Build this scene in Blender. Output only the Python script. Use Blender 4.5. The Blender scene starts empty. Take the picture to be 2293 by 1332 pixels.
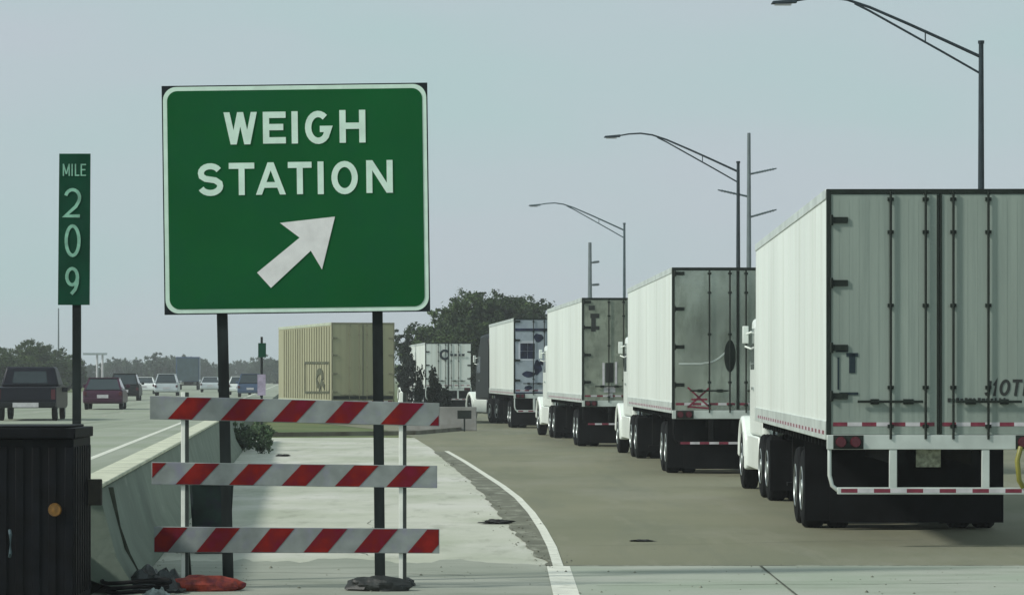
import bpy, math, random
from mathutils import Vector, Matrix, noise
R = math.radians
sc = bpy.context.scene
col = sc.collection
F = 7250.0; CX = 1146.5; HY = 840.0; H = 2.0     # focal length in photo pixels, centre, horizon, eye height

def P(x, y, z=0.0):
    """point at height z seen at photo pixel (x, y)"""
    d = F * (H - z) / (y - HY)
    return Vector(((x - CX) * d / F, d, z))
def Q(x, y, d):
    return Vector(((x - CX) * d / F, d, H - (y - HY) * d / F))

# ------------------------------------------------------------------ materials
def mat(name, c, rough=.6, metal=0.0, var=.12, scale=3.0, c2=None, stretch=(1, 1, 1), bump=0.0, bscale=40, detail=5,
        lo=.35, hi=.65, spec=.5, coords='Object', emit=None):
    m = bpy.data.materials.new(name); m.use_nodes = True
    nt = m.node_tree; N = nt.nodes; L = nt.links
    b = N['Principled BSDF']
    b.inputs['Roughness'].default_value = rough
    b.inputs['Metallic'].default_value = metal
    b.inputs['Specular IOR Level'].default_value = spec
    tc = N.new('ShaderNodeTexCoord'); mp = N.new('ShaderNodeMapping'); mp.inputs['Scale'].default_value = stretch
    L.new(tc.outputs[coords], mp.inputs['Vector'])
    nz = N.new('ShaderNodeTexNoise'); nz.inputs['Scale'].default_value = scale; nz.inputs['Detail'].default_value = detail
    L.new(mp.outputs[0], nz.inputs['Vector'])
    mr = N.new('ShaderNodeMapRange'); mr.inputs[1].default_value = lo; mr.inputs[2].default_value = hi
    L.new(nz.outputs['Fac'], mr.inputs[0])
    if c2 is None: c2 = tuple(max(0, v * (1 - var * 2)) for v in c)
    mx = N.new('ShaderNodeMix'); mx.data_type = 'RGBA'
    mx.inputs[6].default_value = (*c, 1); mx.inputs[7].default_value = (*c2, 1)
    L.new(mr.outputs[0], mx.inputs[0]); L.new(mx.outputs[2], b.inputs['Base Color'])
    if bump:
        n2 = N.new('ShaderNodeTexNoise'); n2.inputs['Scale'].default_value = bscale; n2.inputs['Detail'].default_value = 4
        L.new(mp.outputs[0], n2.inputs['Vector'])
        bp = N.new('ShaderNodeBump'); bp.inputs['Strength'].default_value = bump; bp.inputs['Distance'].default_value = .02
        L.new(n2.outputs['Fac'], bp.inputs['Height']); L.new(bp.outputs[0], b.inputs['Normal'])
    if emit:
        b.inputs['Emission Color'].default_value = (*emit, 1); b.inputs['Emission Strength'].default_value = 1
    m['mix'] = 1
    return m

def layered(m, c, scale, lo, hi, stretch=(1, 1, 1), coords='Object', detail=8):
    """second layer of stains mixed over a material's colour"""
    nt = m.node_tree; N = nt.nodes; L = nt.links; b = N['Principled BSDF']
    prev = b.inputs['Base Color'].links[0].from_socket
    tc = N.new('ShaderNodeTexCoord'); mp = N.new('ShaderNodeMapping'); mp.inputs['Scale'].default_value = stretch
    L.new(tc.outputs[coords], mp.inputs['Vector'])
    nz = N.new('ShaderNodeTexNoise'); nz.inputs['Scale'].default_value = scale; nz.inputs['Detail'].default_value = detail
    nz.inputs['Roughness'].default_value = .65
    L.new(mp.outputs[0], nz.inputs['Vector'])
    mr = N.new('ShaderNodeMapRange'); mr.inputs[1].default_value = lo; mr.inputs[2].default_value = hi
    L.new(nz.outputs['Fac'], mr.inputs[0])
    mx = N.new('ShaderNodeMix'); mx.data_type = 'RGBA'; mx.inputs[7].default_value = (*c, 1)
    L.new(prev, mx.inputs[6]); L.new(mr.outputs[0], mx.inputs[0]); L.new(mx.outputs[2], b.inputs['Base Color'])
    return m

M = {}
M['white'] = layered(layered(mat('white_panel', (.70, .76, .71), .42, var=.05, scale=.6, stretch=(1, 1, .25)), (.50, .53, .46), 1.6, .48, .85, (2.5, 2.5, .10)), (.36, .35, .28), 4.5, .64, .9, (3, 3, .06))
M['white_rail'] = mat('pale_aluminium', (.60, .66, .62), .4, .3, var=.12, scale=2)
M['door_grey'] = layered(mat('dusty_grey_door', (.285, .34, .30), .45, .0, var=.10, scale=1.1, stretch=(2, 1, .25), bump=.12, bscale=3, spec=.3), (.19, .235, .21), 2.2, .45, .8, (4, 1, .15))
M['door_steel'] = layered(mat('worn_steel_door', (.42, .46, .40), .22, .75, var=.2, scale=.9, bump=.5, bscale=1.6, stretch=(1, 1, .8)), (.15, .17, .13), 1.3, .48, .76, (2.2, 1, .6))
M['door_dirty'] = layered(mat('grimy_door', (.30, .34, .27), .5, .1, var=.2, scale=1.6, bump=.2, bscale=4), (.12, .145, .11), 2.4, .48, .68, (1.5, 1, .8))
M['door_lilac'] = layered(mat('bluish_door', (.36, .42, .47), .5, 0, var=.12, scale=1.5), (.22, .26, .32), 2.5, .5, .75)
M['dark_trim'] = mat('dark_trim', (.016, .024, .019), .6, .0, var=.2, scale=5, spec=.2)
M['frame_dark'] = mat('chassis_black', (.007, .008, .008), .8, 0, var=.3, scale=4, spec=.12)
M['rubber'] = mat('tyre_rubber', (.009, .010, .011), .85, 0, var=.3, scale=6, spec=.12)
M['flap'] = mat('flap_rubber', (.006, .007, .008), .8, 0, var=.3, scale=3, bump=.2, bscale=6, spec=.12)
M['rim'] = mat('rim_alloy', (.45, .5, .49), .35, .7, var=.2, scale=6)
M['red_tape_and_reflection'] = mat('red_tape_and_reflection', (.20, .020, .045), .4, var=.15, scale=9)
M['white_tape'] = mat('white_tape', (.56, .55, .57), .4, var=.1, scale=9)
M['red_lamp'] = mat('red_lamp', (.075, .006, .014), .25, var=.1, scale=9)
M['amber'] = mat('amber_reflector', (.19, .09, .010), .4, var=.2, scale=30)
M['glass'] = mat('dark_glass', (.018, .028, .034), .08, .0, var=.1, scale=3, spec=.7)
M['chrome'] = mat('chrome', (.62, .66, .66), .15, 1, var=.08, scale=3)
M['cab_white'] = mat('cab_white', (.74, .80, .75), .25, var=.04, scale=1)
M['plate'] = mat('plate', (.42, .45, .33), .5, var=.3, scale=18)
M['hi_vis'] = mat('yellow_hose', (.22, .21, .03), .5, var=.1, scale=5)
M['logo_ink'] = mat('bluish_ink', (.03, .04, .085), .6, var=.4, scale=3, spec=.2)
M['rail_lilac'] = mat('pale_lilac', (.52, .56, .62), .5, var=.1, scale=3)
M['emblem'] = mat('emblem_olive', (.09, .10, .05), .6, var=.3, scale=3)
M['ink'] = mat('dark_lettering', (.018, .022, .02), .6, var=.1, scale=10)
M['beige'] = layered(mat('beige_panel', (.33, .33, .215), .7, var=.06, scale=.8, stretch=(1, 1, .15), spec=.2), (.24, .235, .16), 1.6, .5, .8, (2.5, 2.5, .08))
M['beige_trim'] = mat('beige_trim', (.20, .20, .13), .6, var=.1, scale=3)
M['beige_light'] = mat('beige_rail', (.42, .47, .36), .6, var=.08, scale=2)
M['sign_green'] = layered(mat('sign_green', (.003, .098, .025), .6, var=.08, scale=.9, spec=.10), (.003, .078, .030), 1.6, .45, .8)
M['sign_white'] = mat('sign_white', (.66, .84, .72), .5, var=.06, scale=8, spec=.3)
M['arrow_white'] = mat('arrow_white', (.80, .79, .78), .5, var=.08, scale=6, spec=.3)
M['sign_back'] = mat('sheet_dark', (.010, .016, .020), .6, 0, var=.2, scale=3, spec=.2)
M['post_steel'] = mat('dark_steel_post', (.020, .028, .028), .7, .0, var=.35, scale=5, stretch=(1, 1, .3), spec=.2)
M['marker_green'] = layered(mat('marker_green', (.004, .058, .030), .6, var=.15, scale=4, spec=.12), (.010, .050, .035), 5, .5, .8)
M['marker_white'] = mat('faded_white', (.24, .50, .37), .5, var=.2, scale=12)
M['board_white'] = layered(mat('board_white', (.27, .30, .29), .6, var=.15, scale=5, spec=.2), (.22, .22, .28), 4, .5, .7)
M['board_red'] = layered(mat('board_red', (.22, .009, .006), .6, var=.3, scale=5, spec=.15), (.15, .005, .022), 5, .46, .66)
M['leg_white'] = mat('leg_white', (.86, .88, .80), .5, var=.06, scale=8)
M['leg_dark'] = mat('leg_dark', (.03, .04, .035), .6, var=.2, scale=8)
M['bag_red'] = layered(mat('orange_red_bag', (.42, .055, .030), .7, var=.3, scale=12, bump=.6, bscale=25), (.12, .01, .03), 9, .5, .7)
M['bag_dark'] = mat('black_bag', (.016, .020, .018), .55, var=.3, scale=12, bump=.6, bscale=20)
M['tarp'] = mat('black_tarp', (.012, .022, .022), .4, var=.4, scale=9, bump=.6, bscale=18, spec=.5)
M['rag'] = mat('pale_rag', (.32, .38, .36), .8, var=.3, scale=12, bump=.5, bscale=20)
M['cushion'] = layered(mat('black_plastic', (.0035, .0045, .007), .6, 0, var=.35, scale=5, bump=.12, bscale=8, spec=.14), (.014, .016, .019), 2.5, .58, .85, (3, 3, .3))
M['bin'] = layered(mat('dark_teal_plastic', (.012, .028, .024), .6, var=.3, scale=4, spec=.2), (.014, .012, .026), 6, .5, .7)
M['lamp_grey'] = mat('galvanised_blue_grey', (.075, .115, .13), .6, .0, var=.15, scale=2, spec=.2)
M['lamp_dark'] = mat('weathered_dark_pole', (.020, .036, .045), .6, .0, var=.2, scale=2, spec=.2)
M['utility'] = mat('grey_pole', (.13, .17, .18), .6, .2, var=.15, scale=1)
M['bark'] = mat('bark', (.05, .045, .035), .9, var=.3, scale=3, bump=.5, bscale=9)
def leafmat(name, a, b, s=.35):
    m = mat(name, a, .75, var=.2, scale=s, c2=b, spec=.2, lo=.38, hi=.62)
    return m
M['leaf_a'] = leafmat('leaf_olive', (.056, .094, .026), (.016, .032, .012))
M['leaf_b'] = leafmat('leaf_dark', (.016, .026, .016), (.009, .015, .010))
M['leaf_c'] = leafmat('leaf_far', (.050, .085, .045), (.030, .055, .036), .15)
M['leaf_d'] = leafmat('leaf_shrub', (.080, .14, .060), (.02, .032, .026), 2)
M['straw'] = leafmat('straw', (.50, .55, .34), (.33, .40, .22), 1.2)
M['asphalt'] = layered(layered(layered(layered(layered(mat('ramp_asphalt', (.150, .158, .106), .9, var=.10, scale=.13, c2=(.190, .190, .130), bump=.35, bscale=30, spec=.2), (.128, .140, .104), .8, .50, .78, (.9, .07, 1)), (.225, .22, .165), 1.4, .56, .85, (1.2, .10, 1)), (.07, .08, .06), 5.0, .66, .80, (.8, .35, 1)), (.205, .205, .155), .35, .50, .70, (1, .3, 1), detail=6), (.055, .06, .048), 11, .67, .74, (1, .6, 1))
M['concrete'] = layered(layered(layered(mat('gore_concrete', (.42, .435, .355), .85, scale=.25, c2=(.50, .50, .45), bump=.12, bscale=25, spec=.2), (.33, .355, .275), .7, .44, .68, (.6, .25, 1)), (.235, .245, .195), 2.6, .54, .80, (.9, .22, 1)), (.30, .29, .25), 9, .62, .75, (1, .5, 1))
M['apron'] = layered(layered(layered(mat('apron_concrete', (.27, .315, .245), .85, scale=.4, c2=(.345, .36, .31), bump=.2, bscale=25, spec=.2), (.20, .23, .175), 1.1, .5, .8, (.5, 1.2, 1)), (.15, .17, .13), 5, .62, .88, (.3, 1.6, 1)), (.10, .11, .09), 14, .66, .76, (1, 1, 1))
M['gore_grey'] = layered(layered(layered(mat('grey_worn_concrete', (.24, .262, .215), .85, scale=.5, c2=(.31, .325, .275), bump=.2, bscale=25, spec=.2), (.17, .19, .15), 1.4, .5, .8, (.5, 1.2, 1)), (.13, .15, .12), 5, .6, .88, (.4, 1.6, 1)), (.40, .41, .35), 3, .62, .8, (.5, 1.4, 1))
M['shoulder'] = layered(mat('dark_shoulder', (.150, .155, .118), .9, scale=1, var=.15, spec=.2), (.31, .32, .26), 3.2, .50, .72, (1, .4, 1))
M['highway'] = layered(layered(mat('highway_pavement', (.235, .27, .20), .9, scale=.2, c2=(.29, .315, .26), spec=.15), (.155, .18, .135), .6, .50, .78, (1.6, .04, 1)), (.36, .385, .33), 2.0, .58, .85, (1, .05, 1))
M['crack'] = mat('crack_filler', (.10, .11, .085), .9, var=.2, scale=6, spec=.1)
M['kerb'] = mat('stained_kerb', (.075, .062, .042), .9, var=.3, scale=1.2, c2=(.16, .16, .12))
M['road_white'] = layered(mat('road_paint', (.66, .67, .58), .7, scale=4, var=.1), (.30, .31, .24), 5, .55, .75)
M['road_worn'] = layered(mat('road_paint_worn', (.44, .45, .36), .8, scale=4, var=.15), (.20, .21, .16), 6, .50, .68)
M['grass'] = layered(mat('grass_ground', (.085, .125, .050), .95, scale=.2, c2=(.14, .16, .075), spec=.1), (.20, .20, .11), .6, .55, .8)
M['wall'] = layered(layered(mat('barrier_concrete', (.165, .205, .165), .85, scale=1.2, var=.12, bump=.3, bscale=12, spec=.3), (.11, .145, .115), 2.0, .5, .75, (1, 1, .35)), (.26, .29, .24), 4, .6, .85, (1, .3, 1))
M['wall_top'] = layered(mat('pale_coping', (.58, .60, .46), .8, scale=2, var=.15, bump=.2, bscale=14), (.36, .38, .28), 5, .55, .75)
M['block'] = layered(mat('grey_block', (.25, .25, .23), .85, scale=1.5, var=.15, bump=.3, bscale=10), (.16, .15, .13), 2.5, .5, .75)
M['scrap'] = mat('tyre_scrap', (.012, .013, .013), .8, var=.3, scale=9)
M['navy'] = mat('navy_paint', (.006, .007, .015), .45, 0, var=.1, scale=2, spec=.2)
M['maroon'] = mat('maroon_paint', (.045, .008, .028), .35, 0, var=.1, scale=2, spec=.3)
M['black_paint'] = mat('black_paint', (.006, .008, .009), .4, 0, var=.1, scale=2, spec=.2)
M['silver_paint'] = mat('silver_paint', (.50, .55, .56), .3, .3, var=.08, scale=2)
M['white_paint'] = mat('white_paint', (.72, .76, .74), .3, 0, var=.05, scale=2)
M['blue_paint'] = mat('blue_paint', (.045, .085, .16), .4, .1, var=.1, scale=2)
M['mauve'] = mat('mauve_reflective', (.42, .36, .48), .6, var=.15, scale=9)
M['billboard'] = mat('billboard_grey', (.30, .36, .37), .6, var=.1, scale=1)

# ------------------------------------------------------------------ mesh builder
class MB:
    def __init__(s): s.v = []; s.f = []; s.m = []; s.cur = 0
    def add(s, vs, fs):
        o = len(s.v); s.v += [tuple(v) for v in vs]
        for f in fs: s.f.append(tuple(i + o for i in f)); s.m.append(s.cur)
        return s
    def box(s, x0, x1, y0, y1, z0, z1, T=None):
        v = [Vector((x, y, z)) for z in (z0, z1) for y in (y0, y1) for x in (x0, x1)]
        if T: v = [T @ p for p in v]
        return s.add(v, [(0, 2, 3, 1), (4, 5, 7, 6), (0, 1, 5, 4), (2, 6, 7, 3), (0, 4, 6, 2), (1, 3, 7, 5)])
    def hexa(s, b, t):
        """b, t: 4 points each (same winding)"""
        return s.add(list(b) + list(t), [(3, 2, 1, 0), (4, 5, 6, 7), (0, 1, 5, 4), (1, 2, 6, 5), (2, 3, 7, 6), (3, 0, 4, 7)])
    def tube(s, pts, rad, n=8, cap=True):
        pts = [Vector(p) for p in pts]
        if not isinstance(rad, (list, tuple)): rad = [rad] * len(pts)
        vs = []; fs = []
        up = None
        for i, p in enumerate(pts):
            a = pts[max(0, i - 1)]; b = pts[min(len(pts) - 1, i + 1)]
            t = (b - a).normalized()
            if up is None:
                up = Vector((0, 0, 1)) if abs(t.z) < .9 else Vector((0, 1, 0))
            u = t.cross(up)
            if u.length < 1e-4: u = t.cross(Vector((1, 0, 0)))
            u.normalize(); w = u.cross(t).normalized()
            for k in range(n):
                an = 2 * math.pi * k / n
                vs.append(p + (u * math.cos(an) + w * math.sin(an)) * rad[i])
        for i in range(len(pts) - 1):
            for k in range(n):
                a = i * n + k; b = i * n + (k + 1) % n
                fs.append((a, b, b + n, a + n))
        if cap:
            fs.append(tuple(range(n - 1, -1, -1))); fs.append(tuple((len(pts) - 1) * n + k for k in range(n)))
        return s.add(vs, fs)
    def prism(s, poly, axis, a0, a1):
        """poly: list of 2D points. axis 'x': (y,z); 'y': (x,z); 'z': (x,y)"""
        def mk(p, a):
            return {'x': (a, p[0], p[1]), 'y': (p[0], a, p[1]), 'z': (p[0], p[1], a)}[axis]
        n = len(poly)
        vs = [mk(p, a0) for p in poly] + [mk(p, a1) for p in poly]
        fs = [tuple(range(n - 1, -1, -1)), tuple(range(n, 2 * n))] + [(i, (i + 1) % n, n + (i + 1) % n, n + i) for i in range(n)]
        return s.add(vs, fs)
    def lathe(s, prof, n=24, axis='x', c=(0, 0, 0)):
        """prof: (axial, radius) list, closed solid of revolution"""
        vs = []; fs = []
        for a, r in prof:
            for k in range(n):
                t = 2 * math.pi * k / n; p = (r * math.cos(t), r * math.sin(t))
                q = {'x': (a, p[0], p[1]), 'y': (p[0], a, p[1]), 'z': (p[0], p[1], a)}[axis]
                vs.append((q[0] + c[0], q[1] + c[1], q[2] + c[2]))
        for i in range(len(prof) - 1):
            for k in range(n):
                a = i * n + k; b = i * n + (k + 1) % n
                fs.append((a, b, b + n, a + n))
        fs.append(tuple(range(n - 1, -1, -1))); fs.append(tuple((len(prof) - 1) * n + k for k in range(n)))
        return s.add(vs, fs)
    def mesh(s, name, mats):
        me = bpy.data.meshes.new(name); me.from_pydata(s.v, [], s.f); me.update()
        import bmesh
        bm = bmesh.new(); bm.from_mesh(me); bmesh.ops.recalc_face_normals(bm, faces=bm.faces); bm.to_mesh(me); bm.free()
        if not isinstance(mats, (list, tuple)): mats = [mats]
        for m in mats: me.materials.append(m)
        if len(mats) > 1:
            for p, i in zip(me.polygons, s.m): p.material_index = i
        for p in me.polygons: p.use_smooth = True
        me.set_sharp_from_angle(angle=R(35))
        return me
    def build(s, name, mats, parent=None, bevel=0, seg=2):
        o = bpy.data.objects.new(name, s.mesh(name, mats)); col.objects.link(o)
        if parent: o.parent = parent
        if bevel:
            b = o.modifiers.new('bevel', 'BEVEL'); b.width = bevel; b.segments = seg; b.limit_method = 'ANGLE'; b.angle_limit = R(40)
            b.harden_normals = False
        return o
def tag(o, label=None, cat=None, group=None, kind=None):
    if label: o['label'] = label
    if cat: o['category'] = cat
    if group: o['group'] = group
    if kind: o['kind'] = kind
    return o
def empty(name, loc=(0, 0, 0), rz=0, label=None, cat=None, group=None):
    o = bpy.data.objects.new(name, None); col.objects.link(o); o.location = loc; o.rotation_euler = (0, 0, rz)
    o.empty_display_size = .3
    return tag(o, label, cat, group)
def inst(name, me, parent, loc=(0, 0, 0), rot=(0, 0, 0)):
    o = bpy.data.objects.new(name, me); col.objects.link(o); o.parent = parent; o.location = loc; o.rotation_euler = rot
    return o
def lump(rx, ry, rz, seed=0, amp=.18, fr=2.2, n=18, flat=True):
    random.seed(seed); mb = MB(); vs = []; fs = []; m = n // 2 + 1
    for i in range(m + 1):
        th = math.pi * i / m
        for k in range(n):
            ph = 2 * math.pi * k / n
            d = Vector((math.sin(th) * math.cos(ph), math.sin(th) * math.sin(ph), math.cos(th)))
            r = 1 + amp * noise.noise(d * fr + Vector((seed * 3.1, 0, 0))) * 2 + amp * .5 * noise.noise(d * fr * 3 + Vector((0, seed, 0)))
            p = Vector((d.x * rx * r, d.y * ry * r, d.z * rz * r))
            if flat and p.z < -rz * .45: p.z = -rz * .45
            vs.append(p + Vector((0, 0, rz * .45)))
    for i in range(m):
        for k in range(n):
            a = i * n + k; b = i * n + (k + 1) % n
            fs.append((a, a + n, b + n, b))
    return mb.add(vs, fs)

# ------------------------------------------------------------------ stroke lettering
def arc(cx, cy, rx, ry, a0, a1, n=14):
    return [(cx + rx * math.cos(R(a0 + (a1 - a0) * i / n)), cy + ry * math.sin(R(a0 + (a1 - a0) * i / n))) for i in range(n + 1)]
GL = {   # strokes in a unit box (0..1, 0..1); a trailing True closes the stroke
 'W': ['bars', (0, 1, .25, 0), (.25, 0, .5, 1), (.5, 1, .75, 0), (.75, 0, 1, 1)],
 'E': [[(1, 1), (0, 1), (0, 0), (1, 0)], [(0, .52), (.85, .52)]],
 'I': [[(.5, 0), (.5, 1)]],
 'H': [[(0, 0), (0, 1)], [(1, 0), (1, 1)], [(0, .52), (1, .52)]],
 'G': [arc(.5, .5, .5, .5, 48, 318, 18) + [(1, .44), (.58, .44)]],
 'S': [arc(.5, .74, .48, .26, 25, 180, 8) + [(.06, .62), (.25, .53), (.75, .47), (.97, .36)] + arc(.5, .26, .5, .26, 0, -160, 9)],
 'T': [[(0, 1), (1, 1)], [(.5, 0), (.5, 1)]],
 'A': ['bars', (0, 0, .5, 1), (.5, 1, 1, 0), [(.18, .30), (.82, .30)]],
 'O': [arc(.5, .5, .5, .5, 90, 450, 26), True],
 '0': [arc(.5, .5, .5, .5, 90, 450, 26), True],
 'N': ['bars', (0, 0, 0, 1), (0, 1, 1, 0), (1, 0, 1, 1)],
 'M': ['bars', (0, 0, 0, 1), (0, 1, .5, .15), (.5, .15, 1, 1), (1, 1, 1, 0)],
 'L': [[(0, 1), (0, 0), (1, 0)]],
 '2': [arc(.5, .70, .48, .30, 165, -25, 10) + [(.72, .36), (0, 0), (1, 0)]],
 '9': [arc(.5, .68, .48, .32, -10, 350, 18), [(1.0, .68), (.95, .42), (.78, .18), (.42, 0)]],
 'J': [[(.95, 1), (.95, .35)] + arc(.5, .3, .45, .3, 0, -150, 7)],
 '1': [[(.15, .75), (.6, 1), (.6, 0)]],
 'C': [arc(.5, .5, .5, .5, 40, 320, 18)],
}
def ribbon(mb, pts, w, T, th=.004, closed=False):
    """flat ribbon of width w along 2D points, mitred; T maps (u, v, depth) to 3D; th thickness"""
    n = len(pts); pv = [Vector(p) for p in pts]
    if closed and (pv[0] - pv[-1]).length < 1e-6: pv = pv[:-1]; n -= 1
    Lf = []; Rt = []
    for i in range(n):
        a = pv[i - 1] if (i > 0 or closed) else None
        b = pv[(i + 1) % n] if (i < n - 1 or closed) else None
        d1 = (pv[i] - a).normalized() if a is not None else None
        d2 = (b - pv[i]).normalized() if b is not None else None
        if d1 is None: d1 = d2
        if d2 is None: d2 = d1
        n1 = Vector((-d1.y, d1.x)); n2 = Vector((-d2.y, d2.x)); mm = (n1 + n2)
        if mm.length < .3: mm = n1.copy()
        mm.normalize(); k = 1 / max(.45, mm.dot(n1))
        Lf.append(pv[i] + mm * w / 2 * k); Rt.append(pv[i] - mm * w / 2 * k)
    vs = [T(p.x, p.y, 0) for p in Lf] + [T(p.x, p.y, 0) for p in Rt] + [T(p.x, p.y, -th) for p in Lf] + [T(p.x, p.y, -th) for p in Rt]
    fs = []
    m = n if closed else n - 1
    for i in range(m):
        j = (i + 1) % n
        fs += [(i, j, n + j, n + i), (2 * n + i, 3 * n + i, 3 * n + j, 2 * n + j), (i, 2 * n + i, 2 * n + j, j), (n + i, n + j, 3 * n + j, 3 * n + i)]
    if not closed:
        fs += [(0, n, 3 * n, 2 * n), (n - 1, 3 * n - 1, 4 * n - 1, 2 * n - 1)]
    mb.add(vs, fs)
def slab(mb, pts, T, th):
    n = len(pts)
    mb.add([T(p[0], p[1], 0) for p in pts] + [T(p[0], p[1], -th) for p in pts],
           [tuple(range(n)), tuple(range(2 * n - 1, n - 1, -1))] + [(i, (i + 1) % n, n + (i + 1) % n, n + i) for i in range(n)])
def glyph(mb, ch, x0, x1, y0, y1, w, T, slant=0, th=.004):
    g = GL[ch]; closed = g[-1] is True
    ix0, ix1, iy0, iy1 = x0 + w / 2, x1 - w / 2, y0 + w / 2, y1 - w / 2
    if ch == 'I': ix0 = ix1 = (x0 + x1) / 2
    k = 0
    if g[0] == 'bars':
        for st in g[1:]:
            off = .0006 * k; k += 1
            if isinstance(st, tuple):
                px = lambda u, v: ix0 + u * (ix1 - ix0) + slant * v * (y1 - y0)
                a, c_ = (px(st[0], st[1]), y0 + st[1] * (y1 - y0)), (px(st[2], st[3]), y0 + st[3] * (y1 - y0))
                L0 = math.hypot(c_[0] - a[0], c_[1] - a[1]); hw = w / 2 * L0 / abs(c_[1] - a[1])
                if st[0] != st[2]: hw *= .94
                q = [(a[0] - hw, a[1]), (a[0] + hw, a[1]), (c_[0] + hw, c_[1]), (c_[0] - hw, c_[1])]
                slab(mb, q, lambda u, v, d, off=off: T(u, v, d + off), th)
            else:
                ribbon(mb, [(ix0 + p[0] * (ix1 - ix0), y0 + p[1] * (y1 - y0)) for p in st], w * .95, lambda u, v, d, off=off: T(u, v, d + off), th)
        return
    for st in g:
        if st is True: continue
        pts = [(ix0 + p[0] * (ix1 - ix0) + slant * p[1] * (y1 - y0), iy0 + p[1] * (iy1 - iy0)) for p in st]
        # butt ends reach the box edge
        if ch in 'WEIHTNAML1' and not closed:
            q = []
            for i, p in enumerate(pts):
                if i in (0, len(pts) - 1):
                    o = Vector(pts[1] if i == 0 else pts[-2]); d = (Vector(p) - o).normalized(); p = tuple(Vector(p) + d * w / 2)
                q.append(p)
            pts = q
        off = .0006 * k; k += 1
        ribbon(mb, pts, w, lambda u, v, d, off=off: T(u, v, d + off), th, closed)

# ------------------------------------------------------------------ setting
HZ = .40    # highway level above the ramp
def wx(d): return -3.7 - .065 * (d - 28.4)      # ramp-side top edge of the median wall
def sheet(name, pts, z, m, sub=None):
    mb = MB(); mb.add([(p[0], p[1], z) for p in pts], [tuple(range(len(pts)))])
    o = mb.build(name, m); tag(o, kind='structure')
    if z > -1:
        if o.data.polygons[0].normal.z < 0:
            o.data.flip_normals()
    return o
def strip(name, left, right, z, m):
    mb = MB(); n = len(left)
    mb.add([(p[0], p[1], z) for p in left] + [(p[0], p[1], z) for p in right], [(i, i + 1, n + i + 1, n + i) for i in range(n - 1)])
    o = mb.build(name, m); tag(o, kind='structure')
    if o.data.polygons[0].normal.z < 0: o.data.flip_normals()
    return o

gm = MB(); g = 2500
gm.add([(-g, -60, -.012), (g, -60, -.012), (g, 4200, -.012), (-g, 4200, -.012)], [(0, 1, 2, 3)])
tag(gm.build('ground', M['grass']), kind='structure')
# left edge of ramp asphalt (joint with the pale concrete gore)
edge_px = [(1243, 1268), (1205, 1243), (1170, 1205), (1145, 1180), (1112, 1140), (1088, 1110), (1050, 1072), (1010, 1038), (965, 1003), (928, 980)]
edge = [P(*p) for p in edge_px]
edge = [Vector((e.x + .05 * noise.noise(e * .7), e.y, 0)) for e in edge]
far = [(-4.6, 118), (-9, 140), (-16, 170), (-26, 200)]
L_ = [(.2, 26), (.3, 30)] + [(e.x, e.y) for e in edge] + far
Rr_ = [(14, 26), (14, 30)] + [(13.5 - .0 * i, e.y) for i, e in enumerate(edge)] + [(9, 118), (7.5, 140), (4, 170), (-4, 200)]
strip('ramp_road', L_, Rr_, 0.0, M['asphalt'])
# gore pavement
rg = [(wx(34) + .1, 34.3)] + [(wx(d) + .1, d) for d in (40, 50, 60, 70, 80, 92, 104)]
ge = []
for d in (34.3, 40, 50, 60, 70, 80, 92, 104):
    ge.append((0.9 if d < 40 else 0.4 if d < 60 else -.5 if d < 80 else -1.8, d))
ge[-1] = (-2.6, 104)
strip('gore_pavement', rg, ge, -.004, M['concrete'])
yj = P(0, 1268).y
ng = []
for i in range(61):
    t = i / 60; x = (wx(34) + .1) * (1 - t) + .47 * t
    ng.append((x, yj + (1.1 + 1.6 * noise.noise(Vector((x * 1.4, 1, 0))) + .8 * noise.noise(Vector((x * 6, 4, 0)))) * min(1, 4 * (1 - t))))
strip('near_gore_pavement', [(wx(14) + .1 + (.35 - wx(14) - .1) * i / 60, -20) for i in range(61)], ng, .004, M['gore_grey'])
strip('near_apron', [(.3, -20), (.42, yj)], [(40, -20), (40, yj + .1)], .008, M['apron'])
# dark joint at the edge of the apron
strip('apron_joint', [(.47, yj), (.47, yj + .25)], [(40, yj + .1), (40, yj + .35)], .004, M['shoulder'])
kb = MB(); ka, kc, ke = P(600, 977), P(930, 973), P(1058, 962)
for a_, b_ in ((ka, kc), (kc, ke)):
    kb.hexa([(a_.x, a_.y, -.05), (b_.x, b_.y, -.05), (b_.x, b_.y + .3, -.05), (a_.x, a_.y + .3, -.05)], [(a_.x, a_.y + .03, .13), (b_.x, b_.y + .03, .13), (b_.x, b_.y + .3, .13), (a_.x, a_.y + .3, .13)])
tag(kb.build('kerb', M['kerb']), kind='structure')
# tar sealed cracks and slab joints
cr = MB()
def crack(x0, y0, x1, y1, w, z, amp, seed):
    n = 28; pts = []
    for i in range(n + 1):
        t = i / n; o_ = amp * noise.noise(Vector((t * 4, seed, 0))) + amp * .35 * noise.noise(Vector((t * 17, seed, 5)))
        dx, dy = x1 - x0, y1 - y0; l = math.hypot(dx, dy)
        pts.append((x0 + dx * t - dy / l * o_, y0 + dy * t + dx / l * o_))
    vs = []
    for i, p in enumerate(pts):
        a = Vector(pts[max(0, i - 1)]); b_ = Vector(pts[min(n, i + 1)]); d_ = (b_ - a).normalized(); ww = w * (.5 + abs(noise.noise(Vector((i * .7, seed, 9)))) * 1.6)
        vs += [(p[0] - d_.y * ww, p[1] + d_.x * ww, z), (p[0] + d_.y * ww, p[1] - d_.x * ww, z)]
    cr.add(vs, [(2 * i, 2 * i + 2, 2 * i + 3, 2 * i + 1) for i in range(n)])
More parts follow.
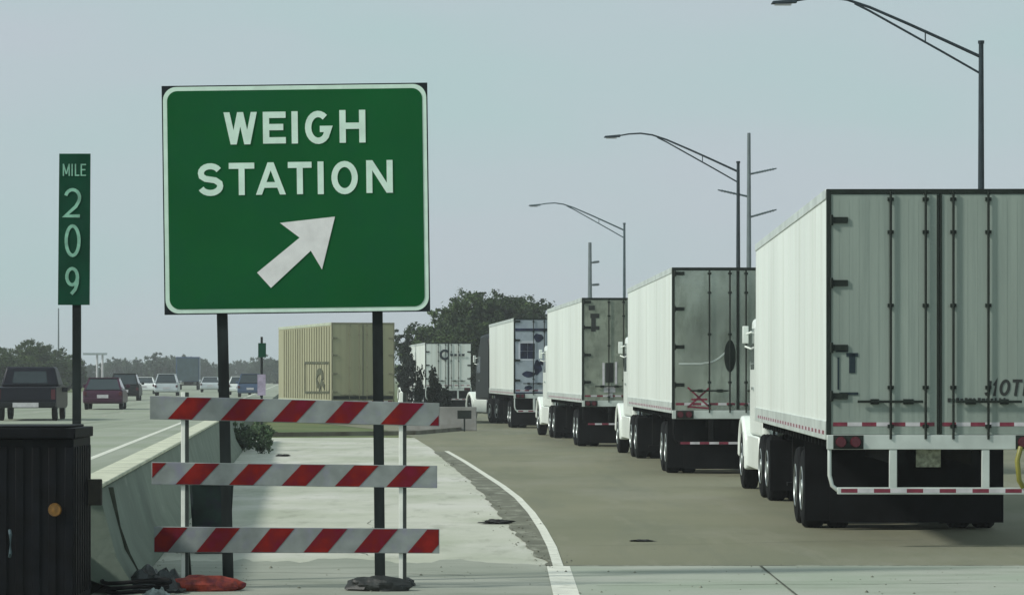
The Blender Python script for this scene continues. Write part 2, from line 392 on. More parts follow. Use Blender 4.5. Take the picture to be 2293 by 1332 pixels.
for q_ in [(1.0, 58, 8, 57, .018, .004, .3, 2), (.9, 38, 5, 39.4, .010, .004, .2, 4), (0, 75, 6, 77, .035, .004, .8, 5),
           (2.4, -20, 2.6, yj, .012, .012, .02, 6), (6.2, 0, 6.2, yj, .012, .012, .02, 7), (.8, 30.7, 9, 31.5, .012, .012, .25, 8),
           (-3.6, 33.0, .4, 32.2, .012, .008, .2, 9), (-4, 44, .1, 44, .012, .000, .01, 10), (-4.8, 56, -.5, 56, .014, .000, .01, 11), (-5.4, 70, -1.2, 70, .016, .000, .01, 12), (-1.6, 36, -1.9, 45, .006, .000, .3, 13)]: crack(*q_)
tag(cr.build('pavement_cracks', M['crack']), kind='structure')
gr = MB(); rg_ = random.Random(9)
for i in range(420):
    k_ = rg_.random()
    if k_ < .45:
        e_ = edge[rg_.randrange(len(edge) - 2)]; f_ = rg_.random(); x_, y_, z_ = e_.x + rg_.gauss(0, .12), e_.y + rg_.uniform(-2, 2), .006
    elif k_ < .8: x_, y_, z_ = rg_.uniform(-3.4, 6), rg_.uniform(29, 34), .010
    else:
        y_ = rg_.uniform(30, 70); x_ = wx(y_) + .34 + abs(rg_.gauss(0, .12)); z_ = .004
    r_ = rg_.choice((.005, .007, .009, .012, .02)) * rg_.uniform(.6, 1.2); h_ = r_ * rg_.uniform(.5, 1)
    gr.add([(x_ - r_, y_, z_), (x_, y_ - r_ * .8, z_), (x_ + r_, y_ + r_ * .2, z_), (x_, y_ + r_, z_), (x_, y_, z_ + h_)], [(0, 1, 4), (1, 2, 4), (2, 3, 4), (3, 0, 4)])
o = gr.build('loose_grit', M['shoulder']); tag(o, 'loose stones and grit scattered over the pavement', 'grit', kind='stuff')
# broken dark shoulder between the white edge line and the pale gore
line_px = [(1000, 1010), (1040, 1033), (1085, 1062), (1125, 1088), (1160, 1115), (1190, 1148), (1215, 1185), (1236, 1225), (1250, 1268)]
ln = [P(*p) for p in line_px]
random.seed(4)
sl = []; sr = []
for i, e in enumerate(edge[:-1]):
    for t in [q_ / 8 for q_ in range(8)]:
        f = edge[i + 1]; p = e.lerp(f, t)
        # nearest line point at the same depth
        q = None
        for a, b in zip(ln[:-1], ln[1:]):
            if min(a.y, b.y) <= p.y <= max(a.y, b.y): q = a.lerp(b, (p.y - a.y) / (b.y - a.y))
        if q is None: continue
        sl.append((p.x - .03 - .08 * noise.noise(Vector((p.y * 1.1, 3, 0))) - .035 * noise.noise(Vector((p.y * 5, 7, 0))), p.y)); sr.append((q.x, p.y))
strip('ramp_shoulder', sl, sr, .004, M['shoulder'])
# white edge line
def band(name, pts, w0, w1, z, m):
    l = []; r = []
    n = len(pts)
    for i, p in enumerate(pts):
        w = w0 + (w1 - w0) * i / (n - 1)
        l.append((p.x - w / 2, p.y)); r.append((p.x + w / 2, p.y))
    return strip(name, l, r, z, m)
band('edge_line', ln, .12, .11, .008, M['road_white'])
band('near_edge_line', [P(1250, 1269), P(1268, 1332), Vector((.62, 20, 0)), Vector((.65, 5, 0))], .24, .24, .012, M['road_white'])
# highway slab and its lane marks
hl = [(wx(d) - .15, d) for d in (28.5, 30, 60, 100, 200, 400, 800, 1600)]
hr = [(p[0] - 19.5, p[1]) for p in hl]
strip('highway_road', hl, hr, HZ, M['highway'])
hm = MB()
for a, b in zip(hl[:-1], hl[1:]):
    hm.add([(a[0], a[1], HZ), (b[0], b[1], HZ), (b[0], b[1], -.1), (a[0], a[1], -.1)], [(0, 1, 2, 3)])
tag(hm.build('highway_edge', M['wall']), kind='structure')
hs = MB(); xa_, xb_ = hl[0][0], hr[0][0] - 900
hs.add([(xa_, 28.5, HZ), (xb_, 28.5, HZ - .001), (xb_, 27.3, 0), (xa_, 27.3, 0), (xa_, -20, 0), (xb_, -20, 0)], [(0, 1, 2, 3), (3, 2, 5, 4)])
tag(hs.build('near_highway_road', M['highway']), kind='structure')
if bpy.data.objects['near_highway_road'].data.polygons[0].normal.z < 0: bpy.data.objects['near_highway_road'].data.flip_normals()
strip('highway_verge', [(p[0] + .02, p[1]) for p in hr], [(p[0] - 900, p[1]) for p in hr], HZ - .02, M['grass'])
def lane_strip(name, off, w, d0, d1, m):
    ds = [d0, d1]
    return strip(name, [(wx(d) - off - w / 2, d) for d in ds], [(wx(d) - off + w / 2, d) for d in ds], HZ + .004, m)
lane_strip('shoulder_line', 2.2, .15, 28.6, 1500, M['road_white'])
lm = MB()
for off in (5.9, 9.6, 13.3):
    d = 30
    while d < 700:
        vs = [(wx(d) - off - .07, d, HZ + .004), (wx(d) - off + .07, d, HZ + .004), (wx(d + 3) - off + .07, d + 3, HZ + .004), (wx(d + 3) - off - .07, d + 3, HZ + .004)]
        lm.add(vs, [(0, 1, 2, 3)]); d += 12
tag(lm.build('lane_dashes', M['road_worn']), kind='structure')
lane_strip('far_edge_line', 17, .15, 28.6, 1500, M['road_worn'])

# median wall
prof = [(.30, -.02), (.30, .10), (.16, .34), (.0, .94), (-.02, .96), (-.28, .96), (-.30, .94), (-.42, .55), (-.5, .30)]
wm = MB()
def along(prof, d0, d1, mb):
    n = len(prof); ds = [d0 + (d1 - d0) * i / 8 for i in range(9)]
    vs = [(wx(d) + p[0], d, p[1]) for d in ds for p in prof]
    fs = [(i * n + k, i * n + (k + 1) % n, (i + 1) * n + (k + 1) % n, (i + 1) * n + k) for i in range(8) for k in range(n)]
    fs += [tuple(range(n)), tuple(8 * n + k for k in range(n - 1, -1, -1))]
    mb.add(vs, fs)
wall = empty('concrete_wall', (wx(29), 29, 0), 0, 'long grey concrete median wall with a pale top, running beside the highway', 'wall')
def rel(o, par):
    o.parent = par; o.matrix_parent_inverse = Matrix.Translation(-Vector(par.location)); return o
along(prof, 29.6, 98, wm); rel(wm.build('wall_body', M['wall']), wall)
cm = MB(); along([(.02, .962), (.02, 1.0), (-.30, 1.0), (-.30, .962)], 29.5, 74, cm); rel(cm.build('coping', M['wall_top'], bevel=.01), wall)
jm = MB(); jm.v = []
# rounded end buttress: the curved joint seen on the near end of the wall
pj = [(.31, -.02), (.31, .12), (.22, .30), (.13, .55), (.06, .93), (-.05, .93), (-.05, -.02)]
jm.add([(wx(31.1) + p[0], 31.0 + .0 * i, p[1]) for i, p in enumerate(pj)] + [(wx(31.1) + p[0] - .01, 31.03, p[1]) for p in pj],
       [tuple(range(7)), tuple(range(13, 6, -1))] + [(i, (i + 1) % 7, 7 + (i + 1) % 7, 7 + i) for i in range(7)])
rel(jm.build('joint_strip', M['crack']), wall)

# ------------------------------------------------------------------ big weigh station sign
DS = 31.5; S_ = F / DS
sg = empty('highway_sign', ((672 - CX) / S_, DS, 0), 0, 'large square green road sign reading WEIGH STATION with an arrow, on two posts', 'sign')
cpx, cpy = 663.5, 446.0; roll = R(.75)
zc = H - (cpy - HY) / S_
plate = empty('tmp')
bpy.data.objects.remove(plate)
def sloc(px, py):       # photo pixel -> sign-local (u, v) metres, roll removed
    u = (px - cpx) / S_; v = -(py - cpy) / S_
    c, s = math.cos(-roll), math.sin(-roll)
    return (u * c - v * s, u * s + v * c)
org = Vector(((cpx - CX) / S_ - sg.location.x, 0, zc))
def ST(dep):
    def T(u, v, d):
        c, s = math.cos(roll), math.sin(roll)
        return Vector((u * c - v * s, -(dep + d), u * s + v * c)) + org
    return T
W2, H2 = 594 / 2 / S_, 511 / 2 / S_
def rrect(w, h, r, n=8):
    pts = []
    for cx_, cy_, a in ((w - r, h - r, 0), (-w + r, h - r, 90), (-w + r, -h + r, 180), (w - r, -h + r, 270)):
        for i in range(n + 1):
            t = R(a + 90 * i / n); pts.append((cx_ + r * math.cos(t), cy_ + r * math.sin(t)))
    return pts
b = MB(); slab(b, [(-W2, -H2), (W2, -H2), (W2, H2), (-W2, H2)], ST(.06), .012)
pn = b.build('sign_panel', M['sign_back'], sg)
b = MB(); slab(b, rrect(W2 - .012, H2 - .012, .13), ST(.064), .003); b.build('border', M['sign_white'], pn)
b = MB(); slab(b, rrect(W2 - .052, H2 - .052, .10), ST(.068), .003); b.build('green_face', M['sign_green'], pn)
b = MB(); T = ST(.074)
for ch, x0, x1, y0, y1 in [('W', 502, 577, 253, 325), ('E', 590, 641, 252, 323), ('I', 653, 669, 251, 323), ('G', 684, 743, 250, 324), ('H', 761, 819, 248, 321),
                           ('S', 444, 501, 367, 440), ('T', 514, 571, 366, 438), ('A', 574, 641, 365, 437), ('T', 646, 699, 364, 436), ('I', 712, 726, 363, 436), ('O', 743, 802, 362, 436), ('N', 821, 880, 360, 433)]:
    a = sloc(x0, y1); c_ = sloc(x1, y0); mid = sloc((x0 + x1) / 2, (y0 + y1) / 2)
    w_, h_ = (x1 - x0) / S_, (y1 - y0) / S_
    glyph(b, ch, mid[0] - w_ / 2, mid[0] + w_ / 2, mid[1] - h_ / 2, mid[1] + h_ / 2, (.061 if y0 < 300 else .058), T)
b.build('lettering', M['sign_white'], pn)
b = MB(); slab(b, [sloc(*p) for p in [(751, 486), (628, 500), (672, 533), (577, 611), (608, 645), (697, 562), (722, 604)]], ST(.074), .004)
b.build('arrow', M['arrow_white'], pn)
bm_ = MB()
for px in (497, 845):
    u, v = sloc(px, 700)
for z in (-.75, -.1, .6):
    bm_.box(org.x - W2 + .15, org.x + W2 - .15, -.045, -.005, zc + z - .03, zc + z + .03)
bm_.build('cross_rail', M['post_steel'], sg)
for (xt, xb) in ((497, 511), (845, 851)):
    b = MB(); xa = (xt - CX) / S_ - sg.location.x; xb_ = (xb - CX) / S_ - sg.location.x
    for dx0, dx1, dy0, dy1 in ((-.049, .049, .0, .012), (-.049, .049, .088, .10), (-.006, .006, .012, .088)):
        zt = zc + .95; zb = -.2
        xtop = xa + (xa - xb_) * (zt - 2.6) / 2.6
        b.hexa([(xb_ + dx0, dy0, zb), (xb_ + dx1, dy0, zb), (xb_ + dx1, dy1, zb), (xb_ + dx0, dy1, zb)],
               [(xtop + dx0, dy0, zt), (xtop + dx1, dy0, zt), (xtop + dx1, dy1, zt), (xtop + dx0, dy1, zt)])
    b.build('post', M['post_steel'], sg)

# ------------------------------------------------------------------ mile marker
DM = 29.9; SM = F / DM
mk = empty('mile_marker', ((172 - CX) / SM, DM, .98), 0, 'narrow upright green mile marker reading MILE 209 on a dark post beside the large sign', 'sign')
ox = mk.location.x; oz = .98
def mz(py): return H - (py - HY) / SM - oz
def mx_(px): return (px - CX) / SM - ox
b = MB(); slab(b, [(mx_(131) , mz(683)), (mx_(202), mz(683)), (mx_(204), mz(345)), (mx_(134), mz(345))], lambda u, v, d: Vector((u, -.04 - d, v)), .006)
mp_ = b.build('marker_panel', M['marker_green'], mk)
b = MB(); TT = lambda u, v, d: Vector((u, -.046 - d, v))
for ch, x0, x1, y0, y1 in [('2', 144, 184, 422, 488), ('0', 146, 182, 503, 576), ('9', 147, 179, 598, 662)]:
    glyph(b, ch, mx_(x0), mx_(x1), mz(y1), mz(y0), .030, TT, th=.003)
for ch, x0, x1 in [('M', 142, 158), ('I', 160, 166), ('L', 169, 179), ('E', 182, 194)]:
    glyph(b, ch, mx_(x0), mx_(x1), mz(395), mz(368), .012, TT, th=.003)
b.build('lettering', M['marker_white'], mp_)
b = MB()
b.box(-.038, .038, -.028, -.020, 0, mz(352)); b.box(-.038, -.030, -.020, .02, 0, mz(352)); b.box(.030, .038, -.020, .02, 0, mz(352))
b.build('post', M['post_steel'], mk)
b = MB(); b.box(-.09, .09, -.06, .06, 0.02, .035); b.build('foot_plate', M['post_steel'], mk)

# ------------------------------------------------------------------ crash cushion box (black) in front of the wall
DC = 27.6; SC = F / DC
cxr = (193 - CX) / SC; ztop = H - (958 - HY) / SC
cc = empty('crash_cushion', (cxr - .70, DC + .5, 0), 0, 'tall black ribbed plastic box with an amber reflector in the bottom left corner', 'crash cushion')
b = MB(); b.box(-.60, .60, -.55, .55, .06, ztop - .09)
for k in range(9):
    x = -.56 + k * .14; b.box(x - .035, x + .035, -.562, -.545, .12, ztop - .16)
for k in range(7):
    y = -.45 + k * .15; b.box(.598, .612, y - .04, y + .04, .12, ztop - .16)
b.build('body', M['cushion'], cc, bevel=.015)
b = MB(); b.box(-.62, .62, -.60, .58, ztop - .088, ztop); b.box(-.55, .55, -.53, .5, ztop + .0, ztop + .02); b.build('lid', M['cushion'], cc, bevel=.03, seg=3)
b = MB(); b.lathe([(-.615, .001), (-.607, .02), (-.61, .052), (-.585, .058), (-.58, .058)], 20, 'y', (cxr - cc.location.x - .255, 0, H - (1140 - HY) / SC)); b.build('reflector', M['amber'], cc)
b = MB(); hx = (25 - CX) / SC - cc.location.x; hz = H - (1215 - HY) / SC
b.tube([(hx, -.58, hz + .11), (hx + .015, -.64, hz + .08), (hx + .015, -.64, hz - .08), (hx, -.58, hz - .11)], .014, 8); b.build('handle', M['lamp_grey'], cc)
b = MB(); b.box(-.60, .60, -.5, .5, 0, .06); b.build('base', M['frame_dark'], cc)
b = MB(); b.box(.60, .73, .3, .36, .86, 1.09); b.build('bracket', M['bark'], cc, bevel=.01)

# ------------------------------------------------------------------ barricade
DB = 30.4; SB = F / DB
ba = empty('barricade', ((655 - CX) / SB, DB, 0), 0, 'white barricade with three boards of red slanted stripes in front of the large green sign', 'barricade')
bx0 = ba.location.x
def bxx(px): return (px - CX) / SB - bx0
def bzz(py): return H - (py - HY) / SB
boards = [((336, 886, 938), (984, 902, 954), [376, 494, 610, 728, 852, 962]),
          ((340, 1034, 1084), (979, 1042, 1092), [340 - 65, 394, 513, 631, 750, 865]),
          ((345, 1178, 1236), (984, 1183, 1238), [322, 440, 562, 680, 793, 913])]
for (lx, lt, lb), (rx, rt, rb), reds in boards:
    th = -.02
    def top(px): return bzz(lt + (rt - lt) * (px - lx) / (rx - lx))
    def bot(px): return bzz(lb + (rb - lb) * (px - lx) / (rx - lx))
    b = MB(); b.hexa([(bxx(lx), -.02, bot(lx)), (bxx(rx), -.02, bot(rx)), (bxx(rx), .005, bot(rx)), (bxx(lx), .005, bot(lx))],
                     [(bxx(lx), -.02, top(lx)), (bxx(rx), -.02, top(rx)), (bxx(rx), .005, top(rx)), (bxx(lx), .005, top(lx))])
    bd = b.build('striped_board', M['board_white'], ba, bevel=.004)
    b = MB()
    for r0 in reds:
        w = 54; sl_ = 44
        # clip the parallelogram to the board
        poly = [(r0, 1.), (r0 + w, 1.), (r0 + w + sl_, 0.), (r0 + sl_, 0.)]
        def clip(poly, f, val):
            out = []
            for i in range(len(poly)):
                a, c = poly[i], poly[(i + 1) % len(poly)]
                ia, ic = f(a[0]) >= 0, f(c[0]) >= 0
                if ia: out.append(a)
                if ia != ic:
                    t = (val - a[0]) / (c[0] - a[0]); out.append((val, a[1] + (c[1] - a[1]) * t))
            return out
        poly = clip(poly, lambda x: x - lx - 1.5, lx + 1.5)
        if len(poly) > 2: poly = clip(poly, lambda x: rx - 1.5 - x, rx - 1.5)
        if len(poly) < 3: continue
        pts = [(bxx(px), top(px) + (bot(px) - top(px)) * (.03 + .94 * t)) for px, t in poly]
        slab(b, pts, lambda u, v, d: Vector((u, -.0225 - d, v)), .002)
    b.build('red_stripes', M['board_red'], bd)
for px in (410, 898):
    b = MB(); x = bxx(px)
    b.box(x - .02, x + .018, .006, .05, .02, bzz(878)); lg = b.build('leg', M['leg_white'], ba, bevel=.003)
    b = MB(); b.box(x + .0185, x + .05, .008, .05, .02, bzz(878)); b.build('leg_shade_strip', M['leg_dark'], lg)  # dark strip standing in for the shaded side of the white leg
    b = MB(); b.box(x - .03, x + .03, -.45, .75, .0, .05)
    b.hexa([(x - .02, .62, .05), (x + .02, .62, .05), (x + .02, .66, .05), (x - .02, .66, .05)], [(x - .02, .052, .8), (x + .02, .052, .8), (x + .02, .09, .8), (x - .02, .09, .8)])
    b.build('foot', M['leg_dark'], ba, bevel=.004)
def place(o, px, py, z=0, rz=0):
    p = P(px, py, z); o.location = (p.x, p.y, z); o.rotation_euler = (0, 0, rz); return o
def bagobj(name, m, px, py, rx, ry, rz, seed, rot, label, cat, amp=.13, z=0):
    o = lump(rx, ry, rz, seed, amp, n=26).build(name, m); place(o, px, py, z, rot); tag(o, label, cat); return o
o = bagobj('sandbag', M['bag_red'], 462, 1322, .33, .17, .10, 3, .1, 'red and orange sandbag at the foot of the left barricade leg', 'sandbag', z=.0)
o = bagobj('sandbag', M['bag_dark'], 848, 1322, .30, .16, .095, 8, -.15, 'black sandbag at the foot of the right barricade leg', 'sandbag')
o = bagobj('sandbag', M['bag_dark'], 905, 1312, .10, .08, .06, 12, .2, 'small dark bag end lying just right of the black sandbag', 'sandbag')
# heap by the wall
def sheet_crumple(name, m, px, py, w, dpt, hgt, seed, label, cat):
    mb = MB(); n = 20; vs = []; fs = []
    for s_ in (0, 1):
        for i in range(n + 1):
            for j in range(n + 1):
                u = i / n - .5; v = j / n - .5
                e = max(0, 1 - (2 * math.hypot(u, v)) ** 2)
                z = hgt * e * (.55 + .9 * abs(noise.noise(Vector((u * 6, v * 6, seed))))) + .04 * abs(noise.noise(Vector((u * 18, v * 18, seed + 4)))) + .01
                vs.append((u * w * (1 + .2 * noise.noise(Vector((v * 4, seed, 0)))), v * dpt, z + (.012 if s_ else 0)))
    k = (n + 1) ** 2
    for i in range(n):
        for j in range(n):
            a = i * (n + 1) + j
            fs.append((a, a + 1, a + n + 2, a + n + 1)); fs.append((k + a, k + a + n + 1, k + a + n + 2, k + a + 1))
    rim = [i * (n + 1) for i in range(n + 1)] + [n * (n + 1) + j for j in range(1, n + 1)] + [i * (n + 1) + n for i in range(n - 1, -1, -1)] + [j for j in range(n - 1, 0, -1)]
    for a, b_ in zip(rim, rim[1:] + rim[:1]): fs.append((a, b_, k + b_, k + a))
    o = mb.add(vs, fs).build(name, m); place(o, px, py); tag(o, label, cat); return o
sheet_crumple('crumpled_tarp', M['tarp'], 345, 1322, .62, .8, .22, 2.3, 'crumpled black tarp heaped at the foot of the median wall', 'tarp')
sheet_crumple('crumpled_rag', M['rag'], 350, 1345, .26, .3, .10, 5.3, 'pale grey rag lying on the near side of the black tarp', 'rag')
bagobj('plastic_bottle', M['rag'], 292, 1268, .05, .05, .10, 4, .3, 'small pale plastic bottle beside the wall, left of the black tarp', 'litter', .08)
b = MB()
for tns in range(3):
    b.tube([(.26 * math.cos(t * .35) * (1 + .1 * tns), .22 * math.sin(t * .35), .03 + .045 * tns + .01 * math.sin(t)) for t in range(0, 19)], .018, 8)
ho = b.build('coiled_hose', M['rubber']); place(ho, 305, 1330, 0); tag(ho, 'black coiled hose on the ground between the wall and the black tarp', 'hose')
# bin behind the barricade
bn = empty('plastic_bin', P(474, 1236), R(5), 'dark green plastic bin standing behind the left end of the striped boards', 'bin')
b = MB(); b.hexa([(-.20, -.2, 0), (.20, -.2, 0), (.20, .2, 0), (-.20, .2, 0)], [(-.25, -.24, .82), (.25, -.24, .82), (.25, .24, .82), (-.25, .24, .82)])
b.build('bin_body', M['bin'], bn, bevel=.03, seg=3)
b = MB(); b.hexa([(-.27, -.27, .822), (.27, -.27, .822), (.27, .27, .822), (-.27, .27, .822)], [(-.24, -.24, .90), (.24, -.24, .90), (.24, .24, .92), (-.24, .24, .92)]); b.build('lid', M['bin'], bn, bevel=.015)
# scraps
def scrap(px, py, w, seed, label):
    o = lump(w, .12, .035, seed, .35, 2.5, 22).build('tyre_scrap', M['scrap']); place(o, px, py, .004, 0); tag(o, label, 'tyre scrap', 'tyre scraps on the pavement'); return o
scrap(1112, 1171, .19, 3, 'black tyre scrap on the edge of the pale concrete, left of the white line')
scrap(1436, 1211, .14, 5, 'thin dark tyre scrap on the olive ramp behind the nearest trailer').scale = (1, .6, .4)
scrap(633, 1021, .17, 7, 'dark tyre scrap on the pale concrete just above the middle striped board')
scrap(606, 969, .24, 9, 'small dark scrap at the far end of the pale concrete beside the beige trailer')

# ------------------------------------------------------------------ wheels
def wheel_meshes():
    prof = [(-.14, .28), (-.145, .42), (-.13, .49), (-.10, .515), (.10, .515), (.13, .49), (.145, .42), (.14, .28)]
    t = MB(); t.lathe(prof, 36, 'x')
    for k in range(4): 
        x = -.075 + .05 * k
        t.lathe([(x - .014, .50), (x - .012, .522), (x + .012, .522), (x + .014, .50)], 36, 'x')
    r = MB(); r.lathe([(-.147, .05), (-.15, .11), (-.10, .15), (-.09, .23), (-.152, .275), (-.146, .29), (.10, .28), (.10, .05)], 28, 'x')
    for k in range(10):
        a = k * math.pi / 5; r.lathe([(-.115, .004), (-.12, .018), (-.09, .018)], 8, 'x', (0, .19 * math.cos(a), .19 * math.sin(a)))
    return t.mesh('wheel', M['rubber']), r.mesh('rim', M['rim'])
WT, WR = wheel_meshes()
def wheel(par, x, y, flip=False, sc_=1.0, z=.515):
    o = inst('wheel', WT, par, (x, y, z * sc_), (0, 0, math.pi if flip else 0)); o.scale = (sc_,) * 3
    inst('rim', WR, o)
    return o

# ------------------------------------------------------------------ semi trucks
CACHE = {}
def cached(key, fn):
    if key not in CACHE: CACHE[key] = fn()
    return CACHE[key]
def part(name, key, par, fn, m, bevel=0, loc=(0, 0, 0), rot=(0, 0, 0), seg=2):
    def mk():
        b = MB(); fn(b); return b.mesh(name, m)
    me = cached((key, name), mk)
    o = inst(name, me, par, loc, rot)
    if bevel:
        md = o.modifiers.new('bevel', 'BEVEL'); md.width = bevel; md.segments = seg; md.limit_method = 'ANGLE'; md.angle_limit = R(40)
    return o

def tractor(root, y0, rot, key, paint, tall=True, cabp=None):
    cabp = cabp or paint
    """parts of the tractor, fifth wheel at local y0; rot steers it about the kingpin; all directly under root"""
    TL = Matrix.Translation((0, y0, 0)) @ Matrix.Rotation(rot, 4, 'Z')
    def tp(name, fn, m, bevel=0, par=None, seg=2, loc=(0, 0, 0), flip=1):
        def mk():
            b = MB(); fn(b); return b.mesh(name, m)
        me = cached((key, name, str(loc), flip), mk)
        o = bpy.data.objects.new(name, me); col.objects.link(o)
        if par is None: o.parent = root; o.matrix_basis = TL
        else: o.parent = par
        if bevel:
            md = o.modifiers.new('bevel', 'BEVEL'); md.width = bevel; md.segments = seg; md.limit_method = 'ANGLE'; md.angle_limit = R(40)
        return o
    tp('tractor_frame', lambda b: (b.box(-.45, -.33, -1.6, 6.2, .62, .9), b.box(.33, .45, -1.6, 6.2, .62, .9), b.box(-.5, .5, -.4, .5, .9, 1.08),
                                   b.box(-.33, .33, 2, 2.15, .65, .85), b.tube([(-1.0, -.65, .515), (1.0, -.65, .515)], .09, 10),
                                   b.tube([(-1.0, .65, .515), (1.0, .65, .515)], .09, 10), b.tube([(-1.0, 4.9, .515), (1.0, 4.9, .515)], .06, 10)), M['frame_dark'])
    top = 3.75 if tall else 2.95
    cab = tp('cab', lambda b: b.prism([(1.15, .95), (1.15, 3.1), (1.35, top - .15), (1.9, top), (2.9, top - .08), (3.35, 3.0), (3.85, 2.15), (3.9, .95)], 'x', -1.16, 1.16), cabp, .09, seg=3)
    tp('windshield', lambda b: b.hexa([(-1.0, 3.86, 2.22), (1.0, 3.86, 2.22), (1.0, 3.80, 2.2), (-1.0, 3.80, 2.2)], [(-.92, 3.44, 2.95), (.92, 3.44, 2.95), (.92, 3.38, 2.92), (-.92, 3.38, 2.92)]), M['glass'], par=cab)
    for s in (-1, 1):
        tp('side_window', lambda b: b.prism([(2.85, 2.1), (2.85, 2.8), (3.3, 2.8), (3.62, 2.3), (3.62, 2.1)], 'x', s * 1.165, s * 1.155), M['glass'], par=cab, flip=s)
        tp('mirror', lambda b: (b.box(min(s * 1.20, s * 1.30), max(s * 1.20, s * 1.30), 3.58, 3.70, 2.55, 2.85), b.tube([(s * 1.15, 3.5, 2.75), (s * 1.26, 3.62, 2.7)], .02, 6), b.tube([(s * 1.15, 3.5, 2.45), (s * 1.26, 3.62, 2.5)], .02, 6)), M['cab_white'], .03, cab, flip=s)
        tp('door_handle', lambda b: b.box(min(s * 1.16, s * 1.19), max(s * 1.16, s * 1.19), 2.9, 3.1, 1.75, 1.8), M['chrome'], par=cab, flip=s)
    hood = tp('hood', lambda b: b.hexa([(-1.0, 3.9, .95), (1.0, 3.9, .95), (.72, 5.75, .85), (-.72, 5.75, .85)], [(-.98, 3.9, 2.12), (.98, 3.9, 2.12), (.62, 5.65, 1.62), (-.62, 5.65, 1.62)]), paint, .1, seg=3)
    tp('grille', lambda b: b.hexa([(-.5, 5.80, .9), (.5, 5.80, .9), (.5, 5.74, .9), (-.5, 5.74, .9)], [(-.45, 5.72, 1.55), (.45, 5.72, 1.55), (.45, 5.66, 1.55), (-.45, 5.66, 1.55)]), M['chrome'], par=hood)
    for s in (-1, 1):
        pts = [(4.9 + .74 * math.cos(R(a)), .55 + .74 * math.sin(R(a))) for a in range(0, 181, 15)] + [(4.9 + .60 * math.cos(R(a)), .55 + .58 * math.sin(R(a))) for a in range(180, -1, -15)]
        fd = tp('fender', lambda b: b.prism(pts, 'x', s * .80, s * 1.24), paint, .05, flip=s)
        tp('fender_skirt', lambda b: b.prism([(4.02, .36), (4.22, .36), (4.26, .8), (4.45, 1.05), (4.2, 1.05), (4.02, .9)], 'x', s * .78, s * 1.235), paint, .04, fd, flip=s)
        tp('headlight', lambda b: b.box(min(s * .78, s * 1.14), max(s * .78, s * 1.14), 5.50, 5.66, .82, 1.08), M['white_tape'], .03, fd, flip=s)
        tp('fuel_tank', lambda b: b.lathe([(1.75, .05), (1.76, .30), (1.8, .33), (3.3, .33), (3.34, .30), (3.35, .05)], 20, 'y', (s * .85, 0, .68)), M['chrome'], flip=s)
        tp('side_skirt', lambda b: b.box(min(s * 1.16, s * 1.2), max(s * 1.16, s * 1.2), 1.5, 4.05, .42, .97), paint, .02, flip=s)
        tp('exhaust_stack', lambda b: b.tube([(s * .98, 1.05, .9), (s * .98, 1.05, 3.7)], .07, 10), M['chrome'], flip=s)
        tp('mud_flap', lambda b: b.box(min(s * .62, s * 1.24), max(s * .62, s * 1.24), -1.32, -1.30, .18, .98), M['flap'], flip=s, loc=(0, 1, 0))
    tp('front_bumper', lambda b: b.prism([(-1.2, 5.55), (-1.0, 5.85), (1.0, 5.85), (1.2, 5.55), (1.2, 5.45), (-1.2, 5.45)], 'z', .38, .78), paint, .04)
    for y in (-.65, .65):
        for s in (-1, 1):
            for xo in (1.09, .76):
                w = wheel(root, 0, 0, s > 0); w.matrix_basis = TL @ Matrix.Translation((s * xo, y, .515)) @ Matrix.Rotation(math.pi if s > 0 else 0, 4, 'Z')
    for s in (-1, 1):
        w = wheel(root, 0, 0, s > 0); w.matrix_basis = TL @ Matrix.Translation((s * 1.08, 4.9, .515)) @ Matrix.Rotation(math.pi if s > 0 else 0, 4, 'Z')

def tape_strip(root, par, T, a0, a1, step, z0, z1):
    # one strip of alternating red and white reflective tape
    b = MB(); n = int((a1 - a0) / step); vs = []; fs = []
    for i in range(n + 1):
        t = a0 + i * step
        vs += [T(t, z0, 0), T(t, z1, 0), T(t, z1, .002), T(t, z0, .002)]
    b.add(vs, [])
    for i in range(n):
        for k in range(4):
            b.f.append((i * 4 + k, i * 4 + (k + 1) % 4, i * 4 + 4 + (k + 1) % 4, i * 4 + 4 + k)); b.m.append(i % 2)
    b.f += [(3, 2, 1, 0), (n * 4, n * 4 + 1, n * 4 + 2, n * 4 + 3)]; b.m += [0, (n - 1) % 2]
    return b.build('reflective_tape', [M['red_tape_and_reflection'], M['white_tape']], par)

